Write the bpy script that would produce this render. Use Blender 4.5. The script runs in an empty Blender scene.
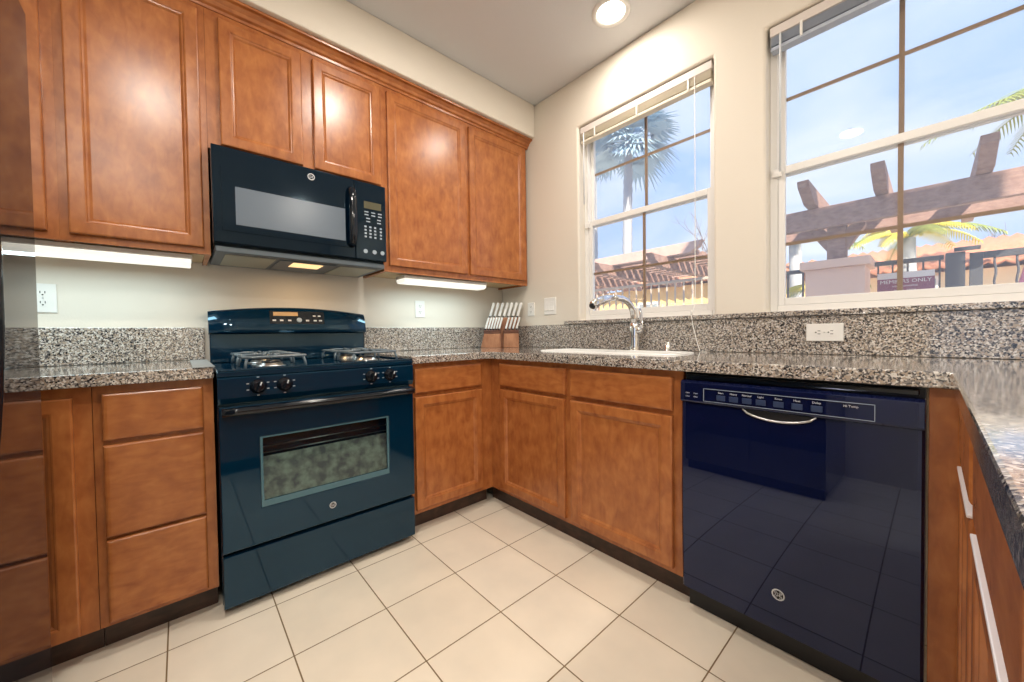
import bpy, bmesh, math, random
from mathutils import Vector, Matrix
random.seed(7)
R = math.radians
scene = bpy.context.scene
COL = scene.collection

# ------------------------------------------------------------------ camera
cam_d = bpy.data.cameras.new('camera')
cam = bpy.data.objects.new('camera', cam_d); COL.objects.link(cam)
cam_d.sensor_fit = 'HORIZONTAL'; cam_d.sensor_width = 36.0
cam_d.lens = 372.31 / 1024 * 36.0
cam_d.clip_start = 0.02; cam_d.clip_end = 300
_yaw, _pit, _rol = R(48.3484), R(-1.1779), R(-0.823)
_f = Vector((-math.sin(_yaw) * math.cos(_pit), math.cos(_yaw) * math.cos(_pit), math.sin(_pit)))
_r = _f.cross(Vector((0, 0, 1))).normalized(); _u = _r.cross(_f)
_r2 = _r * math.cos(_rol) + _u * math.sin(_rol); _u2 = -_r * math.sin(_rol) + _u * math.cos(_rol)
cam.matrix_world = Matrix(((_r2.x, _u2.x, -_f.x, 2.3559), (_r2.y, _u2.y, -_f.y, -1.9906),
                           (_r2.z, _u2.z, -_f.z, 1.0207), (0, 0, 0, 1)))
scene.camera = cam

# ------------------------------------------------------------------ view, sky, sun
scene.view_settings.view_transform = 'Standard'
scene.view_settings.look = 'None'
scene.view_settings.gamma = 1.0
scene.view_settings.use_curve_mapping = False
scene.view_settings.exposure = 0.94

SKY_STRENGTH = 0.66
SUN_STRENGTH = 6.5
CAN_W = 10.0
CAN_COL = (1.0, 0.915, 0.81)
UNDER_W = 1.15

world = bpy.data.worlds.new('sky'); scene.world = world
world.use_nodes = True
wn = world.node_tree; wn.nodes.clear()
w_out = wn.nodes.new('ShaderNodeOutputWorld'); w_bg = wn.nodes.new('ShaderNodeBackground')
w_tc = wn.nodes.new('ShaderNodeTexCoord'); w_mp = wn.nodes.new('ShaderNodeMapping')
w_mp.inputs['Scale'].default_value = (1.2, 1.2, 3.2)
w_no = wn.nodes.new('ShaderNodeTexNoise'); w_no.inputs['Scale'].default_value = 1.7
w_no.inputs['Detail'].default_value = 5; w_no.inputs['Distortion'].default_value = 0.8
w_rp = wn.nodes.new('ShaderNodeValToRGB')
w_rp.color_ramp.elements[0].position = 0.36; w_rp.color_ramp.elements[0].color = (0.40, 0.59, 0.95, 1)
w_rp.color_ramp.elements[1].position = 0.66; w_rp.color_ramp.elements[1].color = (0.80, 0.87, 0.98, 1)
wn.links.new(w_tc.outputs['Generated'], w_mp.inputs['Vector'])
wn.links.new(w_mp.outputs['Vector'], w_no.inputs['Vector'])
wn.links.new(w_no.outputs['Fac'], w_rp.inputs['Fac'])
wn.links.new(w_rp.outputs['Color'], w_bg.inputs['Color'])
w_bg.inputs['Strength'].default_value = SKY_STRENGTH
wn.links.new(w_bg.outputs['Background'], w_out.inputs['Surface'])

sun_d = bpy.data.lights.new('sun', 'SUN'); sun = bpy.data.objects.new('sun', sun_d); COL.objects.link(sun)
sun_d.energy = SUN_STRENGTH; sun_d.angle = R(0.6); sun_d.color = (1.0, 0.81, 0.58)
sun.location = (6, -6, 9)
sun.rotation_euler = Vector((-0.50, 0.55, -0.67)).to_track_quat('-Z', 'Y').to_euler()

# ------------------------------------------------------------------ materials
def mat(name, col, rough=0.5, metal=0.0, spec=0.5, coat=0.0, emis=None, estr=0.0, ior=1.5):
    m = bpy.data.materials.new(name); m.use_nodes = True
    b = m.node_tree.nodes['Principled BSDF']
    b.inputs['Base Color'].default_value = (*col, 1)
    b.inputs['Roughness'].default_value = rough
    b.inputs['Metallic'].default_value = metal
    b.inputs['Specular IOR Level'].default_value = spec
    b.inputs['Coat Weight'].default_value = coat
    b.inputs['Coat Roughness'].default_value = 0.08
    b.inputs['IOR'].default_value = ior
    if emis:
        b.inputs['Emission Color'].default_value = (*emis, 1)
        b.inputs['Emission Strength'].default_value = estr
    return m

def tree(m):
    return m.node_tree, m.node_tree.nodes, m.node_tree.links, m.node_tree.nodes['Principled BSDF']

def node(nd, t, **kw):
    n = nd.new(t)
    for k, v in kw.items():
        if k in n.inputs: n.inputs[k].default_value = v
        else: setattr(n, k, v)
    return n

def coords(nd, lk, scale=(1, 1, 1), loc=(0, 0, 0)):
    g = node(nd, 'ShaderNodeNewGeometry')
    mp = node(nd, 'ShaderNodeMapping')
    mp.inputs['Scale'].default_value = scale; mp.inputs['Location'].default_value = loc
    lk.new(g.outputs['Position'], mp.inputs['Vector'])
    return mp.outputs['Vector']

def ramp(nd, stops, interp='LINEAR'):
    r = nd.new('ShaderNodeValToRGB'); cr = r.color_ramp; cr.interpolation = interp
    while len(cr.elements) > 1: cr.elements.remove(cr.elements[-1])
    cr.elements[0].position = stops[0][0]; cr.elements[0].color = (*stops[0][1], 1)
    for p, c in stops[1:]:
        e = cr.elements.new(p); e.color = (*c, 1)
    return r

def bump(nd, lk, b, h, strength, dist=0.002):
    bp = node(nd, 'ShaderNodeBump'); bp.inputs['Strength'].default_value = strength
    bp.inputs['Distance'].default_value = dist
    lk.new(h, bp.inputs['Height']); lk.new(bp.outputs['Normal'], b.inputs['Normal'])

def wood(name, grain, dark, mid, light, rough=0.27, spec=0.5, coat=0.0):
    m = mat(name, mid, rough, spec=spec, coat=coat); nt, nd, lk, b = tree(m); b.inputs['Coat Roughness'].default_value = 0.28; b.inputs['Coat IOR'].default_value = 1.6
    sc = {'z': (17, 17, 6.5), 'h': (6.5, 6.5, 19)}[grain]
    v = coords(nd, lk, sc)
    n1 = node(nd, 'ShaderNodeTexNoise', Scale=2.2, Detail=6.0, Distortion=0.6); lk.new(v, n1.inputs['Vector'])
    v2 = coords(nd, lk, (9, 9, 8))
    n2 = node(nd, 'ShaderNodeTexNoise', Scale=1.6, Detail=3.0); lk.new(v2, n2.inputs['Vector'])
    mx = node(nd, 'ShaderNodeMath', operation='ADD')
    mu = node(nd, 'ShaderNodeMath', operation='MULTIPLY'); mu.inputs[1].default_value = 0.5
    lk.new(n1.outputs['Fac'], mx.inputs[0]); lk.new(n2.outputs['Fac'], mx.inputs[1]); lk.new(mx.outputs[0], mu.inputs[0])
    rp = ramp(nd, [(0.33, dark), (0.5, mid), (0.66, light)])
    lk.new(mu.outputs[0], rp.inputs['Fac']); lk.new(rp.outputs['Color'], b.inputs['Base Color'])
    n3 = node(nd, 'ShaderNodeTexNoise', Scale=22.0, Detail=3.0); lk.new(v2, n3.inputs['Vector'])
    bump(nd, lk, b, n3.outputs['Fac'], 0.10, 0.0012)
    return m

M = {}
WD, WM, WL = (0.29, 0.088, 0.025), (0.395, 0.133, 0.037), (0.485, 0.180, 0.053)
M['wood'] = wood('stained_maple', 'z', WD, WM, WL, coat=0.12)
M['wood_h'] = wood('stained_maple_across', 'h', WD, WM, WL, coat=0.12)
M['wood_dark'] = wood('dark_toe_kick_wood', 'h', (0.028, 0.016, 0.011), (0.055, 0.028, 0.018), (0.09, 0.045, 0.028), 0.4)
M['wood_raw'] = mat('pale_cabinet_underside', (0.55, 0.40, 0.22), 0.5)
M['walnut'] = wood('knife_block_walnut', 'z', (0.24, 0.09, 0.04), (0.34, 0.15, 0.075), (0.44, 0.21, 0.11), 0.4)
M['walnut_dark'] = wood('knife_block_dark_wood', 'h', (0.05, 0.015, 0.008), (0.09, 0.028, 0.015), (0.13, 0.045, 0.02), 0.4)

def granite():
    m = mat('granite', (0.3, 0.28, 0.25), 0.10, spec=0.5, coat=1.0); nt, nd, lk, b = tree(m)
    v = coords(nd, lk)
    nz = node(nd, 'ShaderNodeTexNoise', Scale=90.0, Detail=2.0); lk.new(v, nz.inputs['Vector'])
    mixv = node(nd, 'ShaderNodeVectorMath', operation='MULTIPLY_ADD')
    lk.new(nz.outputs['Color'], mixv.inputs[0]); mixv.inputs[1].default_value = (0.006, 0.006, 0.006); lk.new(v, mixv.inputs[2])
    vo = node(nd, 'ShaderNodeTexVoronoi', Scale=240.0); lk.new(mixv.outputs[0], vo.inputs['Vector'])
    sp = node(nd, 'ShaderNodeSeparateColor'); lk.new(vo.outputs['Color'], sp.inputs['Color'])
    rp = ramp(nd, [(0.0, (0.016, 0.017, 0.022)), (0.13, (0.075, 0.072, 0.076)), (0.28, (0.22, 0.20, 0.185)),
                   (0.46, (0.38, 0.31, 0.245)), (0.66, (0.47, 0.425, 0.38)), (0.84, (0.68, 0.65, 0.61))], 'CONSTANT')
    lk.new(sp.outputs[0], rp.inputs['Fac']); lk.new(rp.outputs['Color'], b.inputs['Base Color'])
    return m
M['granite'] = granite()

def tile():
    m = mat('floor_tile', (0.7, 0.62, 0.5), 0.30, spec=0.4); nt, nd, lk, b = tree(m)
    v = coords(nd, lk, (1, 1, 1), (-0.7036 + 0.303 * 20, 0.8389 + 0.303 * 20, 0))
    br = node(nd, 'ShaderNodeTexBrick', offset=0.0, squash=1.0, offset_frequency=1, squash_frequency=1)
    br.inputs['Scale'].default_value = 1.0; br.inputs['Brick Width'].default_value = 0.3032
    br.inputs['Row Height'].default_value = 0.3032; br.inputs['Mortar Size'].default_value = 0.0024
    br.inputs['Mortar Smooth'].default_value = 0.3; br.inputs['Bias'].default_value = 0.0
    br.inputs['Color1'].default_value = (0.83, 0.75, 0.62, 1); br.inputs['Color2'].default_value = (0.86, 0.785, 0.66, 1)
    br.inputs['Mortar'].default_value = (0.23, 0.155, 0.075, 1)
    lk.new(v, br.inputs['Vector'])
    n = node(nd, 'ShaderNodeTexNoise', Scale=5.0, Detail=4.0); lk.new(v, n.inputs['Vector'])
    rp = ramp(nd, [(0.3, (0.93, 0.93, 0.93)), (0.7, (1.04, 1.03, 1.02))]); lk.new(n.outputs['Fac'], rp.inputs['Fac'])
    mx = node(nd, 'ShaderNodeMix', data_type='RGBA', blend_type='MULTIPLY'); mx.inputs[0].default_value = 1.0
    lk.new(br.outputs['Color'], mx.inputs[6]); lk.new(rp.outputs['Color'], mx.inputs[7])
    lk.new(mx.outputs[2], b.inputs['Base Color'])
    inv = node(nd, 'ShaderNodeMath', operation='SUBTRACT'); inv.inputs[0].default_value = 1.0
    lk.new(br.outputs['Fac'], inv.inputs[1]); bump(nd, lk, b, inv.outputs[0], 0.5, 0.002)
    return m
M['tile'] = tile()

def paint(name, col, sc=120.0, st=0.12, rough=0.6):
    m = mat(name, col, rough, spec=0.3); nt, nd, lk, b = tree(m)
    v = coords(nd, lk); n = node(nd, 'ShaderNodeTexNoise', Scale=sc, Detail=2.0); lk.new(v, n.inputs['Vector'])
    bump(nd, lk, b, n.outputs['Fac'], st, 0.004)
    return m
M['wall'] = paint('wall_paint', (0.755, 0.705, 0.62))
M['ceiling'] = paint('ceiling_paint', (0.69, 0.70, 0.715), 150.0, 0.08)
M['stove_black'] = mat('glossy_black_enamel', (0.0014, 0.017, 0.040), 0.025, spec=0.8)
M['stove_glass'] = mat('black_oven_glass', (0.0010, 0.018, 0.043), 0.02, spec=0.8)
M['mw_black'] = mat('microwave_black', (0.0012, 0.007, 0.017), 0.07, spec=0.5)
M['dw_black'] = mat('dishwasher_black', (0.003, 0.006, 0.034), 0.02, spec=0.8)
M['black'] = mat('black_plastic', (0.006, 0.007, 0.010), 0.35)
M['black_gloss'] = mat('black_gloss_plastic', (0.004, 0.008, 0.014), 0.12)
M['iron'] = mat('grate_enamel', (0.13, 0.17, 0.20), 0.25, spec=0.7)
M['chrome'] = mat('chrome', (0.80, 0.80, 0.80), 0.10, metal=1.0)
M['satin'] = mat('door_edge_glare', (0.92, 0.90, 0.94), 0.3, metal=0.25)  # pale glare colour for the peninsula door tops
M['steel'] = mat('brushed_steel', (0.62, 0.63, 0.63), 0.28, metal=1.0)
M['silver'] = mat('silver_print', (0.60, 0.62, 0.64), 0.4)
M['print'] = mat('grey_print', (0.34, 0.40, 0.46), 0.5)
M['white'] = mat('white_plastic', (0.82, 0.81, 0.78), 0.35)
M['vinyl'] = mat('white_vinyl', (0.80, 0.79, 0.77), 0.35)
M['sink'] = mat('white_sink_enamel', (0.86, 0.86, 0.84), 0.15)
M['blind'] = mat('cream_blind', (0.72, 0.66, 0.54), 0.45)
M['blind_blue'] = mat('grey_blind', (0.42, 0.47, 0.56), 0.45)
M['headrail'] = mat('headrail_paint', (0.70, 0.64, 0.60), 0.4)
M['clear'] = mat('clear_plastic_wand', (0.68, 0.72, 0.76), 0.2)
M['bronze'] = mat('brown_grid_bar', (0.30, 0.19, 0.11), 0.4)
M['slot'] = mat('socket_slot', (0.03, 0.028, 0.025), 0.5)
M['display'] = mat('display_glass', (0.10, 0.095, 0.06), 0.15)
M['mw_window'] = mat('microwave_window_screen', (0.135, 0.175, 0.225), 0.22, spec=0.5)
M['vent'] = mat('vent_grey', (0.10, 0.13, 0.155), 0.4)
M['filter'] = mat('grease_filter_mesh', (0.42, 0.41, 0.33), 0.45, metal=0.3)
M['lamp_amber'] = mat('cooktop_lamp_lens', (0.8, 0.55, 0.28), 0.3, emis=(1.0, 0.62, 0.28), estr=0.7)
M['lens'] = mat('downlight_lens', (0.9, 0.9, 0.85), 0.4, emis=(1.0, 0.93, 0.78), estr=3.0)
M['tube'] = mat('lit_diffuser', (0.9, 0.9, 0.85), 0.3, emis=(1.0, 0.98, 0.88), estr=0.42)
M['gapcover'] = mat('grey_silicone_strip', (0.30, 0.34, 0.36), 0.3)
for k_, c_ in (('stove_black', (0.52, 0.80, 1.0)), ('stove_glass', (0.52, 0.80, 1.0)), ('dw_black', (0.58, 0.68, 1.0)), ('mw_black', (0.62, 0.84, 1.0))):
    M[k_].node_tree.nodes['Principled BSDF'].inputs['Specular Tint'].default_value = (*c_, 1)
M['fridge'] = mat('black_fridge_panel', (0.010, 0.011, 0.016), 0.03, spec=0.8, ior=1.7)

def fridge_dust():
    m = M['fridge']; nt, nd, lk, b = tree(m)
    v = coords(nd, lk); vo = node(nd, 'ShaderNodeTexVoronoi', Scale=130.0); lk.new(v, vo.inputs['Vector'])
    n = node(nd, 'ShaderNodeTexNoise', Scale=9.0, Detail=3.0); lk.new(v, n.inputs['Vector'])
    th = node(nd, 'ShaderNodeMath', operation='MULTIPLY'); th.inputs[1].default_value = 0.22; lk.new(n.outputs['Fac'], th.inputs[0])
    lt = node(nd, 'ShaderNodeMath', operation='LESS_THAN'); lk.new(vo.outputs['Distance'], lt.inputs[0]); lk.new(th.outputs[0], lt.inputs[1])
    rp = ramp(nd, [(0.0, (0.010, 0.011, 0.016)), (1.0, (0.20, 0.19, 0.19))]); lk.new(lt.outputs[0], rp.inputs['Fac'])
    lk.new(rp.outputs['Color'], b.inputs['Base Color'])
fridge_dust()

def oven_interior():
    m = mat('speckled_oven_enamel', (0.2, 0.2, 0.18), 0.5); nt, nd, lk, b = tree(m)
    v = coords(nd, lk); vo = node(nd, 'ShaderNodeTexNoise', Scale=30.0, Detail=2.0); lk.new(v, vo.inputs['Vector'])
    rp = ramp(nd, [(0.34, (0.34, 0.26, 0.27)), (0.5, (0.62, 0.53, 0.43)), (0.66, (0.88, 0.78, 0.64))])
    lk.new(vo.outputs['Fac'], rp.inputs['Fac']); lk.new(rp.outputs['Color'], b.inputs['Base Color'])
    return m
M['oven_in'] = oven_interior()

def glass(name, tint, refl, haze):
    m = bpy.data.materials.new(name); m.use_nodes = True
    nt = m.node_tree; nd = nt.nodes; lk = nt.links; nd.clear()
    o = nd.new('ShaderNodeOutputMaterial'); tr = nd.new('ShaderNodeBsdfTransparent'); gl = nd.new('ShaderNodeBsdfGlossy')
    tr.inputs['Color'].default_value = (*tint, 1); gl.inputs['Roughness'].default_value = 0.02
    fr = nd.new('ShaderNodeFresnel'); fr.inputs['IOR'].default_value = 1.45
    mu = node(nd, 'ShaderNodeMath', operation='MULTIPLY'); mu.inputs[1].default_value = refl
    lk.new(fr.outputs[0], mu.inputs[0])
    mx = nd.new('ShaderNodeMixShader'); lk.new(mu.outputs[0], mx.inputs[0]); lk.new(tr.outputs[0], mx.inputs[1]); lk.new(gl.outputs[0], mx.inputs[2])
    tl = nd.new('ShaderNodeBsdfTranslucent'); tl.inputs['Color'].default_value = (0.86, 0.90, 0.95, 1)
    m2 = nd.new('ShaderNodeMixShader'); m2.inputs[0].default_value = haze
    lk.new(mx.outputs[0], m2.inputs[1]); lk.new(tl.outputs[0], m2.inputs[2]); lk.new(m2.outputs[0], o.inputs['Surface'])
    return m
M['pane'] = glass('hazy_window_glass', (0.98, 0.99, 1.0), 0.35, 0.09)  # bright haze over the outdoor view, mixed in as a translucent veil
M['oven_pane'] = glass('oven_door_pane', (0.72, 0.82, 0.84), 1.0, 0.0)

M['stucco'] = paint('stone_column', (0.80, 0.57, 0.46), 12.0, 0.4, 0.8)
M['pergola'] = wood('weathered_pergola_wood', 'h', (0.24, 0.155, 0.145), (0.31, 0.215, 0.20), (0.38, 0.27, 0.24), 0.7, 0.2)
M['pergola_pink'] = wood('pale_pergola_wood', 'h', (0.46, 0.33, 0.31), (0.52, 0.39, 0.36), (0.58, 0.45, 0.42), 0.7, 0.2)
M['fence'] = mat('dark_metal_fence', (0.055, 0.065, 0.085), 0.5)
M['pale_fence'] = mat('pale_metal_fence', (0.52, 0.47, 0.42), 0.5)
M['cream_stucco'] = paint('cream_stucco', (0.78, 0.64, 0.45), 20.0, 0.2, 0.8)
M['yellow_stucco'] = paint('yellow_stucco', (0.80, 0.58, 0.27), 20.0, 0.2, 0.8)
M['terracotta'] = wood('terracotta_roof', 'h', (0.42, 0.17, 0.11), (0.52, 0.24, 0.16), (0.62, 0.34, 0.24), 0.7, 0.2)
M['frond'] = mat('green_frond', (0.21, 0.28, 0.06), 0.5)
M['frond_y'] = mat('yellow_frond', (0.52, 0.47, 0.06), 0.5)
M['frond_blue'] = mat('haze_tinted_fan_frond', (0.28, 0.43, 0.56), 0.5)  # pale blue haze put into the frond colour
M['trunk'] = paint('palm_trunk', (0.34, 0.38, 0.44), 8.0, 0.5, 0.9)
M['bark'] = mat('bare_branch', (0.22, 0.17, 0.16), 0.9)
M['sign'] = mat('maroon_sign_board', (0.24, 0.055, 0.13), 0.5)
M['sign_white'] = mat('white_sign_paint', (0.74, 0.74, 0.74), 0.5)
M['parasol'] = mat('pink_canvas', (0.70, 0.22, 0.33), 0.7)
M['paving'] = paint('outdoor_paving', (0.60, 0.56, 0.50), 6.0, 0.2, 0.9)
M['roofing'] = mat('roof_slab', (0.4, 0.37, 0.33), 0.8)

# ------------------------------------------------------------------ mesh helpers
class MB:
    def __init__(s): s.bm = bmesh.new(); s.smooth_from = None
    def quad(s, vs, smooth=False):
        f = s.bm.faces.new([s.bm.verts.new(Vector(v)) for v in vs]); f.smooth = smooth; return f
    def box(s, x0, x1, y0, y1, z0, z1):
        v = [s.bm.verts.new((x, y, z)) for x in (x0, x1) for y in (y0, y1) for z in (z0, z1)]
        for f in ((0, 1, 3, 2), (4, 6, 7, 5), (0, 4, 5, 1), (2, 3, 7, 6), (0, 2, 6, 4), (1, 5, 7, 3)):
            s.bm.faces.new([v[i] for i in f])
        return s
    def obox(s, c, ax, ay, az, sx, sy, sz):
        c = Vector(c); ax, ay, az = (Vector(a).normalized() for a in (ax, ay, az))
        v = [s.bm.verts.new(c + ax * (i * sx / 2) + ay * (j * sy / 2) + az * (k * sz / 2)) for i in (-1, 1) for j in (-1, 1) for k in (-1, 1)]
        for f in ((0, 1, 3, 2), (4, 6, 7, 5), (0, 4, 5, 1), (2, 3, 7, 6), (0, 2, 6, 4), (1, 5, 7, 3)):
            s.bm.faces.new([v[i] for i in f])
        return s
    def prism(s, pts, ext, smooth=False):
        ext = Vector(ext); a = [s.bm.verts.new(Vector(p)) for p in pts]; b = [s.bm.verts.new(Vector(p) + ext) for p in pts]
        s.bm.faces.new(a); s.bm.faces.new(list(reversed(b))); n = len(a)
        for i in range(n):
            f = s.bm.faces.new([a[i], b[i], b[(i + 1) % n], a[(i + 1) % n]]); f.smooth = smooth
        return s
    def loft(s, rings, closed=True, cap0=False, cap1=False, smooth=False):
        vr = [[s.bm.verts.new(Vector(p)) for p in r] for r in rings]; n = len(vr[0])
        for a, b in zip(vr, vr[1:]):
            for i in range(n if closed else n - 1):
                f = s.bm.faces.new([a[i], a[(i + 1) % n], b[(i + 1) % n], b[i]]); f.smooth = smooth
        if cap0: s.bm.faces.new(list(reversed(vr[0])))
        if cap1: s.bm.faces.new(vr[-1])
        return s
    def tube(s, pts, r, seg=8, closed=False, flat=None):
        pts = [Vector(p) for p in pts]; n = len(pts); rs = r if isinstance(r, (list, tuple)) else [r] * n
        T = []
        for i in range(n):
            if closed: t = pts[(i + 1) % n] - pts[i - 1]
            else: t = pts[min(i + 1, n - 1)] - pts[max(i - 1, 0)]
            T.append(t.normalized())
        up = Vector((0, 0, 1)) if abs(T[0].z) < 0.9 else Vector((1, 0, 0))
        nv = (up - T[0] * up.dot(T[0])).normalized(); rings = []
        for i in range(n):
            nv = (nv - T[i] * nv.dot(T[i])).normalized(); bv = T[i].cross(nv)
            fl = flat or 1.0
            rings.append([pts[i] + nv * (rs[i] * math.cos(2 * math.pi * k / seg)) + bv * (rs[i] * fl * math.sin(2 * math.pi * k / seg)) for k in range(seg)])
        if closed: rings.append(rings[0])
        s.loft(rings, True, not closed, not closed, True); return s
    def lathe(s, prof, c, axis=(0, 0, 1), seg=24, caps=True, smooth=True):
        c = Vector(c); a = Vector(axis).normalized()
        u = a.orthogonal().normalized(); v = a.cross(u)
        rings = [[c + a * h + (u * math.cos(2 * math.pi * k / seg) + v * math.sin(2 * math.pi * k / seg)) * max(r, 1e-5) for k in range(seg)] for r, h in prof]
        s.loft(rings, True, caps, caps, smooth); return s
    def text(s, txt, size, o, u, v, depth=0.0006, align='CENTER'):
        cu = bpy.data.curves.new('t', 'FONT'); cu.body = txt; cu.size = size; cu.align_x = align; cu.align_y = 'CENTER'
        cu.extrude = depth; cu.resolution_u = 2
        ob = bpy.data.objects.new('t', cu); COL.objects.link(ob)
        dg = bpy.context.evaluated_depsgraph_get(); me = bpy.data.meshes.new_from_object(ob.evaluated_get(dg))
        o, u, v = Vector(o), Vector(u).normalized(), Vector(v).normalized(); n = u.cross(v)
        mp = [s.bm.verts.new(o + u * p.co.x + v * p.co.y + n * p.co.z) for p in me.vertices]
        for p in me.polygons:
            try: s.bm.faces.new([mp[i] for i in p.vertices])
            except ValueError: pass
        bpy.data.objects.remove(ob); bpy.data.curves.remove(cu); bpy.data.meshes.remove(me)
        return s

def build(name, mb, m, parent=None, bev=0.0, seg=2, origin=None, recalc=True):
    """one mesh object; the vertices are given in room coordinates"""
    if recalc: bmesh.ops.recalc_face_normals(mb.bm, faces=mb.bm.faces[:])
    base = Vector((0, 0, 0))
    if parent is not None:
        q = parent
        while q is not None: base += q.location; q = q.parent
    if origin is None:
        xs = [v.co for v in mb.bm.verts]
        lo = Vector((min(c.x for c in xs), min(c.y for c in xs), min(c.z for c in xs))); hi = Vector((max(c.x for c in xs), max(c.y for c in xs), max(c.z for c in xs)))
        origin = Vector(((lo.x + hi.x) / 2, (lo.y + hi.y) / 2, lo.z))
    origin = Vector(origin)
    bmesh.ops.translate(mb.bm, verts=mb.bm.verts[:], vec=-origin)
    me = bpy.data.meshes.new(name); mb.bm.to_mesh(me); mb.bm.free()
    me.materials.append(m if not isinstance(m, str) else M[m])
    o = bpy.data.objects.new(name, me); COL.objects.link(o)
    o.location = origin - base
    if parent is not None: o.parent = parent
    if bev:
        md = o.modifiers.new('bevel', 'BEVEL'); md.width = bev; md.segments = seg; md.limit_method = 'ANGLE'; md.angle_limit = R(40)
        md.harden_normals = False
    return o

def tag(o, label=None, cat=None, group=None, kind=None):
    if label: o['label'] = label
    if cat: o['category'] = cat
    if group: o['group'] = group
    if kind: o['kind'] = kind
    return o

def thing(name, label, cat, loc, group=None, kind=None):
    o = bpy.data.objects.new(name, None); COL.objects.link(o); o.location = loc; o.empty_display_size = 0.1
    return tag(o, label, cat, group, kind)

def copy_tree(o, parent=None):
    c = o.copy(); COL.objects.link(c)
    if parent is not None: c.parent = parent
    for ch in list(o.children): copy_tree(ch, c)
    return c

def struct(name, mb, m, label=None, bev=0.0):
    o = build(name, mb, m, None, bev); o['kind'] = 'structure'
    o['label'] = label or name.replace('_', ' '); o['category'] = name.split('_')[0]
    return o

def slab_cells(xs, ys, keep, z0, z1):
    mb = MB(); bm = mb.bm; V = {}
    def vert(i, j):
        if (i, j) not in V: V[i, j] = bm.verts.new((xs[i], ys[j], z0))
        return V[i, j]
    fs = []
    for i in range(len(xs) - 1):
        for j in range(len(ys) - 1):
            if keep((xs[i] + xs[i + 1]) / 2, (ys[j] + ys[j + 1]) / 2):
                fs.append(bm.faces.new([vert(i, j), vert(i + 1, j), vert(i + 1, j + 1), vert(i, j + 1)]))
    ret = bmesh.ops.extrude_face_region(bm, geom=fs)
    # keep the bottom: duplicate faces stay because the region is a shell
    vs = [e for e in ret['geom'] if isinstance(e, bmesh.types.BMVert)]
    bmesh.ops.translate(bm, verts=vs, vec=(0, 0, z1 - z0))
    bmesh.ops.dissolve_limit(bm, angle_limit=R(1), verts=bm.verts[:], edges=bm.edges[:])
    return mb

# door builder: o = lower corner on the cabinet face, u across, v up, n outwards
def ring(o, u, v, n, w, h, inset, d):
    return [o + u * a + v * b + n * d for a, b in ((inset, inset), (w - inset, inset), (w - inset, h - inset), (inset, h - inset))]
def door(parent, o, u, v, n, w, h, name='door', m='wood', frame=0.046):
    o, u, v, n = Vector(o), Vector(u), Vector(v), Vector(n)
    mb = MB(); rg = [ring(o, u, v, n, w, h, i, d) for i, d in
          ((0, 0.001), (0, 0.0155), (0.0015, 0.0185), (0.005, 0.020), (frame - 0.006, 0.020), (frame - 0.002, 0.0185), (frame, 0.0155), (frame + 0.005, 0.0145), (frame + 0.012, 0.0080))]
    mb.loft(rg, True, True, False)
    d = build(name, mb, m, parent)
    p = MB(); f = frame + 0.0118
    p.loft([ring(o, u, v, n, w, h, f, 0.004), ring(o, u, v, n, w, h, f, 0.0081)], True, True, True)
    build('door_panel', p, m, d)
    return d
def drawer(parent, o, u, v, n, w, h, name='drawer', m='wood_h'):
    o, u, v, n = Vector(o), Vector(u), Vector(v), Vector(n)
    mb = MB(); rg = [ring(o, u, v, n, w, h, i, d) for i, d in ((0, 0.001), (0, 0.014), (0.002, 0.0178), (0.006, 0.020), (0.012, 0.0205))]
    mb.loft(rg, True, True, True)
    return build(name, mb, m, parent)

EX, EY, EZ = Vector((1, 0, 0)), Vector((0, 1, 0)), Vector((0, 0, 1))

def emblem(parent, c, u, v, r=0.017):
    """round silver badge with a dark field and flowing letters"""
    c, u, v = Vector(c), Vector(u).normalized(), Vector(v).normalized(); n = u.cross(v)
    mb = MB(); mb.lathe([(r, 0), (r, 0.0012), (r * 0.97, 0.0016), (r * 0.78, 0.0016), (r * 0.76, 0.0010)], c, n, 28)
    e = build('badge', mb, 'silver', parent)
    f = MB(); f.lathe([(r * 0.77, 0.0009), (r * 0.77, 0.0012)], c, n, 28); build('badge_field', f, 'black_gloss', e)
    t = MB(); t.text('GE', r * 0.86, c + n * 0.0015, u, v, 0.0003)
    for k in range(4):
        a0 = math.pi / 4 + k * math.pi / 2
        pts = [c + n * 0.0015 + (u * math.cos(a0 + q * 0.45) + v * math.sin(a0 + q * 0.45)) * r * (0.62 + 0.07 * math.cos(q * 3)) for q in (-1, -.5, 0, .5, 1)]
        t.tube(pts, r * 0.035, 5)
    build('badge_lettering', t, 'silver', e)
    return e

# ================================================================== THE ROOM
H = 2.70
f = MB().box(-0.12, 5.72, -3.17, 0.14, -0.12, 0.0); struct('floor', f, 'tile', 'beige square ceramic floor tiles')
c = MB().box(-0.12, 5.72, -3.17, 0.14, H, H + 0.12); struct('ceiling', c, 'ceiling', 'smooth off white ceiling')
w = MB().box(-0.12, 0.0, -3.05, 0.14, 0.0, H); struct('wall_left', w, 'wall', 'pale wall behind the range')
w = MB(); PD = (2.30, 4.60, 2.12)
w.box(-0.12, PD[0], -3.17, -3.05, 0.0, H).box(PD[1], 5.72, -3.17, -3.05, 0.0, H).box(PD[0], PD[1], -3.17, -3.05, PD[2], H)
struct('wall_back', w, 'wall', 'pale wall behind the camera with an added patio door')
pd = thing('added_door', 'white framed glass patio door added behind the camera for daylight', 'door', (3.45, -3.11, 0), kind='structure')  # invented glass door, added to bring daylight in from behind
w = MB()
for a in ((2.302, 2.36, 0.002, 2.118), (4.54, 4.598, 0.002, 2.118), (3.42, 3.48, 0.002, 2.118)): w.box(a[0], a[1], -3.15, -3.08, a[2], a[3])
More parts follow.
